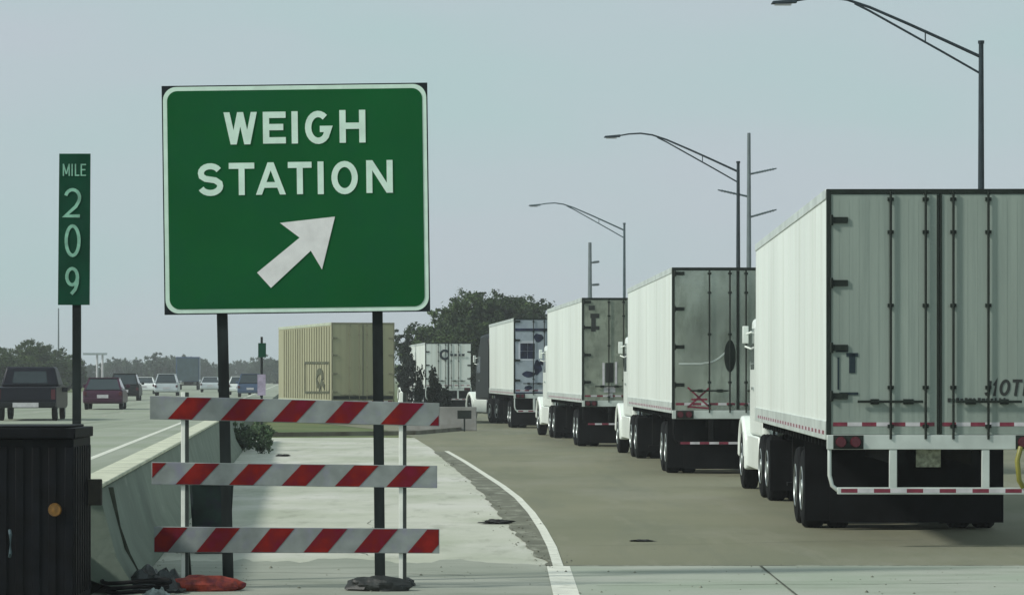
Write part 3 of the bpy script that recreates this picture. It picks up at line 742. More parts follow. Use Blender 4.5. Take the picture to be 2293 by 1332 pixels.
def semi(corner, th, label, key, door, side=None, length=16.0, ztop=4.13, floor=1.31, axle=3.0, tract=True, trot=0.0, group='semi trucks queuing on the ramp', paint=None, tall=False, guard='light', name='semi_truck', cat='semi truck', hinges=(.5, 1.25, 2.0, 2.7), trim=None, cabp=None, skirt=False):
    trim = trim or M['dark_trim']
    side = side or M['white']; paint = paint or M['cab_white']
    c = Vector((corner[0], corner[1], 0)); th_ = R(th)
    root = empty(name, c + Vector((1.3 * math.cos(th_), 1.3 * math.sin(th_), 0)), th_, label, cat, group)
    W = 1.30
    gl = M['white_rail']
    def pp(nm, fn, m, bevel=0, par=None, k=''):
        b = MB(); fn(b); o = b.build(nm, m, par or root, bevel); return o
    # box walls
    def body(b):
        b.box(-W, W, .10, length, floor, ztop - .03)
    def ribs(b):
        y = 1.2
        while y < length - .3:
            for s in (-1, 1):
                b.box(min(s * W, s * (W + .002)), max(s * W, s * (W + .002)), y, y + .03, floor + .22, ztop - .12)
            y += 1.22
    bd = pp('trailer_body', lambda b: (body(b), ribs(b)), side)
    for s in (-1, 1):
        pp('top_rail', lambda b: b.box(min(s * (W - .03), s * (W + .015)), max(s * (W - .03), s * (W + .015)), .1, length, ztop - .11, ztop + .005), gl, .006, bd)
        pp('bottom_rail', lambda b: b.box(min(s * (W - .03), s * (W + .018)), max(s * (W - .03), s * (W + .018)), .1, length, floor - .06, floor + .16), gl, .006, bd)
        tape_strip(root, bd, lambda t, z, d: (s * (W + .019 + d), t, z), .25, length - .5, .30, floor + .0, floor + .045)
    if skirt:
        for s in (-1, 1):
            pp('side_skirt', lambda b: b.box(min(s * (W - .06), s * (W - .02)), max(s * (W - .06), s * (W - .02)), .4, length - 1, .42, floor - .062), side, .01)
        for q in (-1, 1): pp('side_ribs', lambda b: [b.box(min(q * W, q * (W + .03)), max(q * W, q * (W + .03)), .5 + k * .62, .56 + k * .62, floor + .2, ztop - .15) for k in range(int((length - 1) / .62))], trim, 0, bd)
    # rear frame
    rf = pp('rear_frame', lambda b: (b.box(-W - .005, -W + .045, 0, .1, floor, ztop), b.box(W - .045, W + .005, 0, .1, floor, ztop), b.box(-W + .045, W - .045, 0, .1, ztop - .055, ztop)), trim, .004)
    pp('sill', lambda b: (b.box(-W, W, -.012, .1, floor - .17, floor - .002),), gl, .006)
    # doors
    for s in (-1, 1):
        x0, x1 = (-W + .048, -.006) if s < 0 else (.006, W - .048)
        d = pp('door', lambda b: (b.box(x0, x1, .012, .06, floor + .004, ztop - .06), [b.box(x0 + .08 + k * .115, x0 + .092 + k * .115, .0105, .012, floor + .2, ztop - .12) for k in range(10)]), door)
        mid = (x0 + x1) / 2
        pp('door_edge', lambda b: b.box(min(s * .004, s * .03), max(s * .004, s * .03), .0, .012, floor + .01, ztop - .065), trim, 0, d)
        for xr in (s * .16, s * .565):
            pp('lock_rod', lambda b: (b.tube([(xr, -.02, floor - .05), (xr, -.02, ztop - .03)], .0145, 8),
                                      *[b.box(xr - .035, xr + .035, -.02, .012, z - .02, z + .02) for z in (floor + .1, floor + .55, floor + 1.5, ztop - .5, ztop - .12)]), trim, 0, d)
        pp('handle', lambda b: (b.box(min(s * .19, s * .95), max(s * .19, s * .95), -.045, -.025, floor + .37, floor + .40), b.box(min(s * .3, s * .42), max(s * .3, s * .42), -.03, .012, floor + .355, floor + .415),
                                b.box(min(s * .7, s * .8), max(s * .7, s * .8), -.03, .012, floor + .355, floor + .415)), trim, .004, d)
        for z in hinges:
            pp('hinge', lambda b: (b.box(min(s * (W - .24), s * (W - .03)), max(s * (W - .24), s * (W - .03)), -.012, .012, floor + z - .035, floor + z + .035), b.tube([(s * (W - .05), -.012, floor + z - .06), (s * (W - .05), -.012, floor + z + .06)], .02, 8)), trim, .004, d)
        tape_strip(root, d, lambda t, z, q: (t, .011 - q, z), x0 + .02, x1 - .02, .168, floor + .10, floor + .145)
        pp('lamp_bracket', lambda b: b.box(min(s * (W - .07), s * (W - .42)), max(s * (W - .07), s * (W - .42)), -.016, -.0125, floor - .165, floor - .005), M['dark_trim'])
        for k, xl in enumerate((W - .16, W - .33)):
            pp('tail_light', lambda b: b.lathe([(-.035, .001), (-.035, .055), (-.012, .065), (.0, .065)], 16, 'y', (s * xl, -.0165, floor - .085)), M['red_lamp'], 0)
    # underride guard
    gmat = gl if guard == 'light' else M['frame_dark']
    def gd(b):
        b.box(-1.18, 1.18, -.02, .08, .62, .70)
        for s in (-1, 1):
            b.box(min(s * .49, s * .58), max(s * .49, s * .58), -.005, .06, .70, floor - .17)
            b.tube([(s * (W - .03), .03, floor - .17), (s * (W - .03), .03, .84), (s * (W - .06), .03, .72), (s * (W - .13), .03, .66)], .025, 8)
    gu = pp('underride_guard', gd, gmat, .006)
    tape_strip(root, gu, lambda t, z, q: (t, -.021 - q, z), -1.14, 1.15, .19, .64, .685)
    pp('underbody_shade_panel', lambda b: b.box(-.95, 1.29, axle - .80, axle - .775, .10, floor - .17), M['flap'])  # added full-width dark sheet that stands in for the shade under the trailer
    # chassis
    pp('chassis', lambda b: (b.box(-.5, -.38, .1, length - 1, floor - .35, floor - .061), b.box(.38, .5, .1, length - 1, floor - .35, floor - .061),
                             *[b.box(-W + .05, W - .05, y, y + .07, floor - .16, floor - .062) for y in [i * .6 + .3 for i in range(int((length - 1) / .6))]],
                             b.tube([(-1, axle, .515), (1, axle, .515)], .08, 10), b.tube([(-1, axle + 1.25, .515), (1, axle + 1.25, .515)], .08, 10)), M['frame_dark'])
    for s in (-1, 1):
        pp('mud_flap', lambda b: b.box(min(s * .60, s * 1.27), max(s * .60, s * 1.27), axle - .75, axle - .73, .12, floor - .17), M['flap'], 0)
        pp('landing_leg', lambda b: (b.box(min(s * .8, s * .92), max(s * .8, s * .92), length - 3.6, length - 3.48, .35, floor - .06), b.box(min(s * .72, s * 1.0), max(s * .72, s * 1.0), length - 3.68, length - 3.4, .30, .35)), M['frame_dark'], 0)
        for y in (axle, axle + 1.25):
            for xo in (1.12, .79):
                wheel(root, s * xo, y, s > 0)
    if tract: tractor(root, length - 1.1, R(trot), 'tr' + paint.name + str(tall) + (cabp.name if cabp else ''), paint, tall or bool(cabp), cabp)
    return root, bd

def doorT(root):      # child transform onto a door: u = x, v = z, small depth
    return lambda u, v, d: Vector((u, .010 - d, v))

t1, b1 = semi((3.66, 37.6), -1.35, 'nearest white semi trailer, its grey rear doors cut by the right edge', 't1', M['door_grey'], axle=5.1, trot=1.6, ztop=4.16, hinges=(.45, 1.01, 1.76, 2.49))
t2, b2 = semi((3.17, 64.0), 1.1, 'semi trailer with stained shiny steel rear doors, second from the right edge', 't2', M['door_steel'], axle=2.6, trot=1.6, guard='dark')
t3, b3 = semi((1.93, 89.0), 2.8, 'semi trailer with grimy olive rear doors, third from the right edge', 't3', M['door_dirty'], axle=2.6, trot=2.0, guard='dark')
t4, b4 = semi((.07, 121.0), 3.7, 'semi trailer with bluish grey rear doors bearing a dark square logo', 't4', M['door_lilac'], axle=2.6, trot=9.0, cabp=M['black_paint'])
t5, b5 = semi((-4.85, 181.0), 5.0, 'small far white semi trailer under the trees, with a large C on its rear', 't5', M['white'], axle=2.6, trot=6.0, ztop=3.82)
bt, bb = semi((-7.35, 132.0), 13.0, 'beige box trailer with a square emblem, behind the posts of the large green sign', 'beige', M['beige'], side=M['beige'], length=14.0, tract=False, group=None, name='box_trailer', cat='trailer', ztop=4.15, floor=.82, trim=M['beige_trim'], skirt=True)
for ch in list(bb.children):
    if ch.name.startswith(('top_rail', 'bottom_rail')): ch.data.materials[0] = M['beige_light']

def marks(root, name, m, fn, y=-.002):
    b = MB(); fn(b); return b.build(name, m, root)
def find(root, nm): return [o for o in root.children if o.name.startswith(nm)]
# T1 door lettering (right door) and its small second line, license plate, yellow hose
dr = find(t1, 'door')
dr = [o for o in dr if o.name.split('.')[0] == 'door']
s1 = 193.0
def t1x(px): return (px - CX) / s1 - t1.location.x
def t1z(py): return H - (py - HY) / s1
b = MB(); Tf = lambda u, v, d: Vector((u, .007 - d, v))
xs = 2203
for ch, w in (('J', 14), ('1', 13), ('O', 24), ('T', 22), ('I', 10), ('O', 24), ('N', 24)):
    glyph(b, ch, t1x(xs), t1x(xs + w), t1z(886), t1z(849), .034, Tf, slant=.12, th=.003); xs += w + 3
b.build('lettering', M['ink'], dr[1])
b = MB(); random.seed(6)
for k in range(14):
    x = 2122 + k * 9.6; w = random.choice((4, 6, 7)); b.box(t1x(x), t1x(x + w), .005, .010, t1z(898 + random.random() * 2), t1z(892 - random.random() * 2))
b.build('small_lettering', M['ink'], dr[1])
b = MB(); b.box(t1x(1876), t1x(1880), .004, .010, t1z(872), t1z(800)); b.box(t1x(1880), t1x(1922), .004, .010, t1z(884), t1z(878))
b.box(t1x(1902), t1x(1916), .004, .010, t1z(835), t1z(792)); b.box(t1x(1896), t1x(1922), .004, .010, t1z(798), t1z(790)); b.box(t1x(1872), t1x(1900), .004, .010, t1z(788), t1z(776))
b.build('door_sticker', M['lamp_dark'], dr[0])
b = MB(); b.box(t1x(2057), t1x(2113), .30, .306, t1z(1047), t1z(1007)); b.build('license_plate', M['plate'], t1, .004)
b = MB(); xh = t1x(2284)
b.tube([(xh, -.05, t1z(1000)), (xh - .045, -.09, t1z(1030)), (xh - .02, -.07, t1z(1075)), (xh + .03, -.04, t1z(1090))], .03, 10); b.build('strap', M['hi_vis'], t1)
# T2: reflections laid on the shiny doors as colour: red chevrons, dark oval, pale crescent
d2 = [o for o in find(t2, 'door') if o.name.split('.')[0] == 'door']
s2 = F / 64.0
def lx(root, s): return lambda px: (px - CX) / s - root.location.x
def lz(s): return lambda py: H - (py - HY) / s
x2, z2 = lx(t2, s2), lz(s2)
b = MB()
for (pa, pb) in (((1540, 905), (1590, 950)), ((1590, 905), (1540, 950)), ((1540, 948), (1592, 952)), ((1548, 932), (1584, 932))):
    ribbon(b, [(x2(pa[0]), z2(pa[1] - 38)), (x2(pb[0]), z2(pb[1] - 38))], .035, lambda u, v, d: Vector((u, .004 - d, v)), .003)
b.build('red_tape_and_reflection', M['red_tape_and_reflection'], d2[0])  # mirrored image of red tape, painted onto the steel
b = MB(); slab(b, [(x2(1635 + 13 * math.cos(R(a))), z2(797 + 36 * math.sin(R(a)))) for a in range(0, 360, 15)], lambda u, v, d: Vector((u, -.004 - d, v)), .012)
b.build('oval_reflection', M['dark_trim'], d2[0])  # dark reflected shape built as a flat oval
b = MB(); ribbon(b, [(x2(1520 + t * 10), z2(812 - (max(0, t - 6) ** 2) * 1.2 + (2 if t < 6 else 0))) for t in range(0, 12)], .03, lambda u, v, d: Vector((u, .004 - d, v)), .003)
b.build('pale_reflection', M['white_rail'], d2[0])  # bright curved reflection painted as a ribbon
# T3 marks
s3 = F / 89.0; x3, z3 = lx(t3, s3), lz(s3)
d3 = [o for o in find(t3, 'door') if o.name.split('.')[0] == 'door']
b = MB()
for (x0, x1, y0, y1) in ((1322, 1342, 702, 712), (1324, 1334, 712, 742), (1334, 1342, 730, 738), (1356, 1374, 812, 856), (1318, 1332, 684, 694)):
    b.box(x3(x0), x3(x1), .004, .011, z3(y1), z3(y0))
b.build('dark_marks', M['ink'], d3[0])
b = MB()
for (x0, x1, y0, y1) in ((1349, 1354, 812, 862), (1377, 1382, 810, 860), (1352, 1378, 866, 878), (1362, 1372, 880, 890)):
    b.box(x3(x0), x3(x1), .003, .010, z3(y1), z3(y0))
b.build('pale_marks', M['white_tape'], d3[0])
# T4 logo
s4 = F / 121.0; x4, z4 = lx(t4, s4), lz(s4)
d4 = [o for o in find(t4, 'door') if o.name.split('.')[0] == 'door']
b = MB(); b.box(x4(1161), x4(1201), .006, .011, z4(807), z4(763)); b.build('logo_border', M['rail_lilac'], d4[0])
b = MB()
for i in (0, 1):
    for j in (0, 1): b.box(x4(1165 + i * 16.5), x4(1181 + i * 16.5), .001, .006, z4(785.5 + j * 17.5), z4(768.5 + j * 17.5))
b.build('logo', M['logo_ink'], d4[0])
b = MB(); Td = lambda u, v, d: Vector((u, .004 - d, v))
def blobpoly(cx_, cy_, rx_, ry_, sd, n=22):
    return [(x4(cx_ + rx_ * (1 + .45 * noise.noise(Vector((math.cos(2 * math.pi * k / n), math.sin(2 * math.pi * k / n), sd)))) * math.cos(2 * math.pi * k / n)),
             z4(cy_ + ry_ * (1 + .45 * noise.noise(Vector((math.cos(2 * math.pi * k / n), math.sin(2 * math.pi * k / n), sd + 5)))) * math.sin(2 * math.pi * k / n))) for k in range(n)]
for k, a_ in enumerate([(1206, 757, 11, 9, 1), (1204, 822, 9, 17, 2), (1184, 838, 15, 7, 3), (1216, 812, 8, 5, 4), (1183, 868, 9, 5, 6)]):
    b = MB(); slab(b, blobpoly(*a_), lambda u, v, d: Vector((u, .004 - .0005 * k - d, v)), .004); b.build('logo_mark', M['logo_ink'], d4[0])
for za_, zb_ in ((884, 878), (741, 735)):
    b = MB(); b.box(-1.25, 1.25, -.004, .006, z4(za_), z4(zb_)); b.build('blue_band', M['logo_ink'], d4[0])
# T5: big C lettering on rear
s5 = F / 181.0; x5, z5 = lx(t5, s5), lz(s5)
d5 = [o for o in find(t5, 'door') if o.name.split('.')[0] == 'door']
b = MB(); glyph(b, 'C', x5(984), x5(1008), z5(806), z5(782), .13, lambda u, v, d: Vector((u, -.05 - d, v)), th=.01)
for (a, c) in ((1008, 1014), (1017, 1023), (1026, 1031), (1034, 1040)): b.box(x5(a), x5(c), -.052, -.042, z5(797), z5(792))
b.build('lettering', M['lamp_dark'], d5[0])
# beige emblem on the near (left) side
def side_xy(root, px, py, th, W=1.3):
    """intersection of the view ray with the trailer's left side plane, in root-local (y, z)"""
    ry = Vector(((px - CX) / F, 1, -(py - HY) / F)); o = Vector((0, 0, H))
    Mi = Matrix.Rotation(-R(th), 4, 'Z') @ Matrix.Translation(-Vector(root.location))
    a = Mi @ o; d = Mi.to_3x3() @ ry
    t = (-W - a.x) / d.x; p = a + d * t
    return p.y, p.z
b = MB()
q = [side_xy(bt, px, py, 13) for px, py in ((684, 812), (738, 812), (738, 878), (684, 878))]
Tb = lambda u, v, d: Vector((-1.302 - d, u, v))
Tb = lambda u, v, d: Vector((-1.332 - d, u, v))
ribbon(b, q, .09, Tb, .035, True)
cy_, cz_ = side_xy(bt, 718, 848, 13)
ribbon(b, [(cy_ + .1 + .9 * math.cos(R(a)) * .9, cz_ + .32 * math.sin(R(a))) for a in range(-60, 200, 20)], .26, Tb, .036)
ribbon(b, [(cy_ - 1.1, cz_ - .35), (cy_ - .3, cz_ - .1), (cy_ + .2, cz_ - .45)], .22, Tb, .037)
b.build('emblem', M['emblem'], bb)
b = MB(); b.box(-1.24, 1.24, -.03, -.012, 1.02, 1.16); b.build('bumper_plate', M['dark_trim'], bt)

# ------------------------------------------------------------------ street lamps
def lamp(px, d, label, dark, s_=1.0):
    x = (px - CX) * d / F
    m = M['lamp_dark'] if dark else M['lamp_grey']
    r = empty('street_lamp', (x, d, 0), 0, label, 'street lamp', 'street lamps beside the ramp')
    b = MB(); b.tube([(0, 0, -.1), (0, 0, 5), (0, 0, 10.9)], [.115, .095, .065], 14); b.tube([(0, 0, 10.9), (0, 0, 10.98)], [.085, .085], 12); b.build('pole', m, r)
    b = MB(); b.tube([(0, 0, 0), (0, 0, .35)], [.2, .19], 14); b.build('base', m, r)
    b = MB()
    up = [(-.02, 0, 10.55), (-1.0, 0, 11.0), (-2.0, 0, 11.45), (-3.0, 0, 11.88), (-3.6, 0, 12.08), (-4.1, 0, 12.15), (-4.6, 0, 12.12), (-5.0, 0, 12.05)]
    b.tube(up, [.045, .042, .04, .038, .036, .034, .032, .03], 8)
    b.tube([(-.02, 0, 10.10), (-1.0, 0, 10.66), (-2.0, 0, 11.22), (-3.0, 0, 11.78), (-3.4, 0, 11.98)], .03, 8)
    b.tube([(-1.5, 0, 10.94), (-1.5, 0, 11.23)], .018, 6); None
    b.build('mast_arm', m, r)
    b = MB(); b.hexa([(-5.65, -.14, 11.96), (-4.95, -.1, 11.99), (-4.95, .1, 11.99), (-5.65, .14, 11.96)], [(-5.6, -.10, 12.04), (-4.95, -.06, 12.10), (-4.95, .06, 12.10), (-5.6, .10, 12.04)])
    hd = b.build('lamp_head', m, r, bevel=.02)
    b = MB(); b.box(-5.55, -5.1, -.09, .09, 11.93, 11.965); b.build('lens', M['white_tape'], hd, bevel=.01)
    return r
lamp(2197, 87, 'nearest street lamp, its twin arm leaving the top of the picture above the right trailer', True)
lamp(1653, 136, 'middle street lamp, next to the tall grey utility pole with insulators', True)
lamp(1398, 191, 'farthest and smallest street lamp, its head curving over the sky left of the others', False)

# utility poles
def upole(px, d, top_py, r, arms, label, m):
    x = (px - CX) * d / F; zt = H + (HY - top_py) * d / F
    u = empty('utility_pole', (x, d, 0), 0, label, 'utility pole', 'utility poles behind the trucks')
    b = MB(); b.tube([(0, 0, -.1), (0, 0, zt)], [r * 1.5, r * .8], 12); b.build('pole', m, u)
    for (ax, ay, bx_, by) in arms:
        b = MB(); p = Vector(((ax - px) * d / F, 0, H + (HY - ay) * d / F)); q = Vector(((bx_ - px) * d / F, -.3, H + (HY - by) * d / F))
        b.tube([p, q], [r * .5, r * .32], 8)
        n = 7
        for k in range(n):
            c = p.lerp(q, .25 + .7 * k / n); b.tube([c, c + (q - p).normalized() * .05], r * .62, 8)
        b.build('insulator', M['lamp_grey'], u)
    return u
upole(1677, 200, 298, .13, [(1680, 390, 1738, 378), (1674, 440, 1607, 426), (1680, 486, 1738, 470)], 'tall grey utility pole with three angled insulators beside the middle street lamp', M['utility'])
upole(1321, 350, 543, .22, [(1324, 588, 1342, 586), (1324, 638, 1342, 637)], 'short dark utility pole with two insulators above the third trailer', M['utility'])
# far thin pole and billboard
b = MB(); p = Q(131, 840, 420); b.tube([(0, 0, HZ), (0, 0, H + (HY - 690) * 420 / F)], [.13, .08], 8); o = b.build('far_pole', M['utility']); o.location = (p.x, p.y, 0)
tag(o, 'very thin faint pole in the distance left of the mile marker post', 'pole')
bl = empty('billboard', (Q(215, 840, 480).x, 480, HZ), 0, 'pale distant billboard on two posts, between the mile marker post and the large sign', 'billboard')
kx = 480 / F
b = MB(); b.box(-29 * kx, 25 * kx, -.1, .1, (HY - 828) * kx + 2 - HZ + 2.2, (HY - 790) * kx + 2 - HZ); b.build('panel', M['billboard'], bl)
for xx in (2, 14):
    b = MB(); b.tube([(xx * kx, .3, 0), (xx * kx, .3, (HY - 800) * kx + 2)], .16, 8); b.build('post', M['white_tape'], bl)
# small green road sign beyond the wall
sm = empty('road_sign', (Q(586, 840, 95).x, 95, 0), 0, 'small green and mauve marker on a thin dark post left of the beige trailer', 'sign')
k = 95 / F
b = MB(); b.tube([(0, 0, 0), (0, 0, 2 + (HY - 754) * k)], .035, 8); b.build('post', M['post_steel'], sm)
b = MB(); b.box(-.10, .13, -.06, -.045, 2 + (HY - 800) * k, 2 + (HY - 768) * k); b.build('green_plate', M['marker_green'], sm)
b = MB(); b.box(-.12, .12, -.06, -.045, 2 - (885 - HY) * k, 2 - (838 - HY) * k); b.build('mauve_plate', M['mauve'], sm)

# grey blocks at the end of the gore
blk = MB()
def bar_prof(h): return [(-.3, 0), (.3, 0), (.28, .1), (.14, .33), (.09, h), (-.09, h), (-.14, .33), (-.28, .1)]
bo = MB(); bo.add([(x, y, z) for x in (-1.32, 1.32) for (y, z) in bar_prof(.86)], [tuple(range(8)), tuple(range(15, 7, -1))] + [(i, (i + 1) % 8, 8 + (i + 1) % 8, 8 + i) for i in range(8)])
o = bo.build('concrete_barrier', M['block'], bevel=.02); o.location = (Q(985, 0, 117).x, 117, 0); o.rotation_euler = (0, 0, R(4)); tag(o, 'grey concrete barrier block at the far end of the ramp below the far white trailer', 'barrier')
b = MB(); b.box(-.25, .25, -.03, .0, .45, .75); b.tube([(0, .02, 0), (0, .02, .6)], .03, 6); o = b.build('sign_plate', M['dark_trim']); o.location = (Q(1040, 0, 115.6).x, 115.6, 0)
tag(o, 'small dark plate on a stub post against the grey concrete barrier block', 'sign')

# ------------------------------------------------------------------ vegetation
def crown_mesh(name, m, blobs, leaf, count, seed):
    """blobs: (x, y, z, rx, rz); leaves scattered in clumps through their volume"""
    rnd = random.Random(seed); vs = []; fs = []
    tot = sum(b[3] * b[3] * b[4] for b in blobs)
    for (x, y, z, rx, rz) in blobs:
        n = int(count * (rx * rx * rz) / tot); k = max(6, n // 45)
        for c in range(k):
            th = rnd.uniform(0, 2 * math.pi); u = rnd.uniform(-1, 1); rr = rnd.random() ** .38 * 1.02
            s = math.sqrt(1 - u * u)
            c0 = Vector((x + rx * rr * s * math.cos(th), y + rx * rr * s * math.sin(th), z + rz * rr * u)); cr = rnd.uniform(.10, .24) * rx
            for j in range(n // k):
                p = c0 + Vector((rnd.gauss(0, cr * .55), rnd.gauss(0, cr * .55), rnd.gauss(0, cr * .45)))
                a = Vector((rnd.uniform(-1, 1), rnd.uniform(-1, 1), rnd.uniform(-1, 1))).normalized(); b_ = a.cross(Vector((rnd.uniform(-1, 1), rnd.uniform(-1, 1), rnd.uniform(-1, 1)))).normalized()
                s_ = leaf * rnd.uniform(.6, 1.4); o = len(vs)
                vs += [p - a * s_, p + b_ * s_ * .5, p + a * s_, p - b_ * s_ * .5]; fs.append((o, o + 1, o + 2, o + 3))
    me = bpy.data.meshes.new(name); me.from_pydata([tuple(v) for v in vs], [], fs); me.materials.append(m); return me
def trunk_mesh(h, r, seed, spread):
    rnd = random.Random(seed); b = MB()
    b.tube([(0, 0, -.3), (.05 * h * .2, 0, h * .25), (0, .02 * h, h * .55), (-.02 * h, 0, h * .8)], [r * 1.3, r, r * .7, r * .3], 9)
    for k in range(8):
        a = rnd.uniform(0, 6.28); z0 = h * rnd.uniform(.22, .55)
        e = Vector((math.cos(a) * spread * rnd.uniform(.5, .9), math.sin(a) * spread * rnd.uniform(.5, .9), z0 + h * rnd.uniform(.15, .35)))
        b.tube([(0, 0, z0), e * .5 + Vector((0, 0, z0 * .45)), e], [r * .5, r * .32, r * .1], 6)
    return b.mesh('trunk', M['bark'])
TV = {}
def tree_variant(key, h, w, m, leaf, count, seed, low=.12):
    rnd = random.Random(seed); bl = []
    for i in range(11):
        a = rnd.uniform(0, 6.28); rr = rnd.uniform(.15, .62) * w / 2; z = h * rnd.uniform(low + .15, .82)
        k = 1 - abs(z / h - .5) * .7
        bl.append((math.cos(a) * rr * k * 1.1, math.sin(a) * rr * k * 1.1, z, w * rnd.uniform(.17, .27), h * rnd.uniform(.10, .17)))
    bl.append((0, 0, h * .84, w * .2, h * .15)); bl.append((0, 0, h * .45, w * .36, h * .3))
    TV[key] = (trunk_mesh(h, h * .022, seed, w * .4), crown_mesh('crown', m, bl, leaf, count, seed))
def tree(key, x, y, z, s, rz, label, cat='tree', group=None, name='tree', sxy=1.0):
    r = empty(name, (x, y, z), rz, label, cat, group); r.scale = (s * sxy, s * sxy, s)
    inst('trunk', TV[key][0], r); inst('crown', TV[key][1], r); return r
tree_variant('a', 8.6, 7.5, M['leaf_a'], .115, 34000, 11)
tree_variant('b', 7.2, 6.0, M['leaf_a'], .115, 26000, 23)
tree_variant('dark', 6.0, 3.2, M['leaf_b'], .10, 16000, 31, -.1)
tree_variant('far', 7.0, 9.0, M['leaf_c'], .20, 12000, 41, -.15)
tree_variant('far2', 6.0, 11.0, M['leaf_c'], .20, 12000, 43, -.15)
tree_variant('left', 5.4, 7.5, M['leaf_d' if False else 'leaf_a'], .13, 24000, 47, -.15)
def at(px, d): return (px - CX) * d / F
G = 'trees behind the far trailers'
def trh(py, d): return H + (HY - py) * d / F
tree('a', at(1082, 214), 214, 0, trh(634, 214) / 8.9, .4, 'tallest olive green tree, its rounded top above the far white trailer', group=G)
tree('b', at(1003, 222), 222, 0, trh(672, 222) / 7.3, 2.0, 'mid height olive tree between the large sign and the tallest tree', group=G)
tree('b', at(940, 218), 218, 0, trh(716, 218) / 7.3, 3.4, 'lower tree right beside the beige trailer, left end of the dark tree group', group=G)
tree('a', at(1185, 226), 226, 0, trh(655, 226) / 8.6, 1.2, 'tree with a flattish top right of the tallest tree, above the bluish trailer doors', group=G, sxy=1.0)
tree('b', at(1050, 205), 205, 0, trh(700, 205) / 7.3, 5.0, 'dark leafy tree directly above the roof of the far white trailer', group=G)
tree('b', at(1130, 208), 208, 0, trh(705, 208) / 7.3, 4.4, 'leafy tree just left of the bluish trailer, below the tallest tree', group=G)
tree('dark', at(1074, 172), 172, 0, trh(738, 172) / 6.2, 0, 'slim near-black tree filling the gap between the far white trailer and the bluish trailer', group=G, sxy=.55)
tree('dark', at(1092, 176), 176, 0, trh(752, 176) / 6.2, 1.5, 'second slim near-black tree, directly against the edge of the bluish trailer', group=G, sxy=.5)
tree('dark', at(912, 190), 190, 0, trh(742, 190) / 6.2, 1.9, 'near-black tree squeezed between the beige trailer and the far white trailer', group=G, sxy=.6)
# dark saplings in front of the far trailer
tree('dark', at(938, 150), 150, 0, trh(806, 150) / 6.3, .5, 'thin dark sapling in front of the left edge of the far white trailer', group='dark saplings before the far trailer', name='sapling', sxy=.42)
tree('dark', at(972, 148), 148, 0, trh(808, 148) / 6.3, 2.2, 'dark bushy sapling in front of the middle of the far white trailer', group='dark saplings before the far trailer', name='sapling', sxy=.62)
tree('dark', at(998, 149), 149, 0, trh(856, 149) / 6.3, 2.9, 'lowest dark sapling, right of the bushy one before the far white trailer', group='dark saplings before the far trailer', name='sapling', sxy=1.1)
# left side, near and hazy far trees
GL_ = 'trees along the far side of the highway'
tree('left', at(70, 300), 300, HZ, trh(766, 300) / 5.6, .3, 'rounded dark green tree behind the navy pickup at the left edge', group=GL_)
tree('left', at(120, 320), 320, HZ, trh(778, 320) / 5.6, 1.9, 'green tree just left of the mile marker post, behind the rounded one', group=GL_)
tree('left', at(8, 290), 290, HZ, trh(785, 290) / 5.6, 2.9, 'green tree cut by the left edge of the picture', group=GL_)
tree('left', at(152, 340), 340, HZ, trh(800, 340) / 5.6, 4, 'low green tree half hidden by the mile marker post', group=GL_)
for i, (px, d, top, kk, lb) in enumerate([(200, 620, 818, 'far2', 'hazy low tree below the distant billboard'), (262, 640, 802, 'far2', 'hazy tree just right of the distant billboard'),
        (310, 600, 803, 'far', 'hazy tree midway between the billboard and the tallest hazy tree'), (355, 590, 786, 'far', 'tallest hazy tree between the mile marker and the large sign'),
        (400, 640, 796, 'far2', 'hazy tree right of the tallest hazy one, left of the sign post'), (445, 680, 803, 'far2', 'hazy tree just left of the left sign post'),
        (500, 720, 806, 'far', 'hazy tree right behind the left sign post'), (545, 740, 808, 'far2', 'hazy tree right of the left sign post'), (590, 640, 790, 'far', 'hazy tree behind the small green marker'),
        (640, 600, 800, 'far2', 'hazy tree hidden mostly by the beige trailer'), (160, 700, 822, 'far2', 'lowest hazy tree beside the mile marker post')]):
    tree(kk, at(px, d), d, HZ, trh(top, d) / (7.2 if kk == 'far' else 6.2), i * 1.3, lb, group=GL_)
# low woodland closing the horizon
rnd = random.Random(77); bl = []
for i in range(150):
    bl.append((rnd.uniform(-420, 420), rnd.uniform(0, 40), rnd.uniform(1, 4), rnd.uniform(5, 9), rnd.uniform(2.0, 4.2)))
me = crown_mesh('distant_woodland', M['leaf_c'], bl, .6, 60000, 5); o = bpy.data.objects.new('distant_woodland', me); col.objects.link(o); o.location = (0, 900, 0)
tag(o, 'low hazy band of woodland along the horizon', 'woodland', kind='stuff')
# weeds by the wall's far end
def blade_mesh(name, m, n, w, h, seed, rad):
    rnd = random.Random(seed); vs = []; fs = []
    for i in range(n):
        a = rnd.uniform(0, 6.28); r = rad * math.sqrt(rnd.random()); x, y = r * math.cos(a), r * math.sin(a)
        hh = h * rnd.uniform(.5, 1) * (1 - .5 * r / rad); t = rnd.uniform(0, 6.28); lean = rnd.uniform(0, .35) * hh; ww = w * rnd.uniform(.6, 1.2)
        dx, dy = math.cos(t), math.sin(t); o = len(vs)
        vs += [(x - dy * ww, y + dx * ww, 0), (x + dy * ww, y - dx * ww, 0), (x + dx * lean * .4 + dy * ww * .8, y + dy * lean * .4 - dx * ww * .8, hh * .6), (x + dx * lean * .4 - dy * ww * .8, y + dy * lean * .4 + dx * ww * .8, hh * .6), (x + dx * lean, y + dy * lean, hh)]
        fs += [(o, o + 1, o + 2, o + 3), (o + 3, o + 2, o + 4)]
    me = bpy.data.meshes.new(name); me.from_pydata(vs, [], fs); me.materials.append(m); return me
sb = crown_mesh('weed_bush', M['leaf_d'], [(0, 0, .35, .42, .34), (.25, .1, .25, .3, .25), (-.25, 0, .3, .3, .28)], .035, 2600, 8)
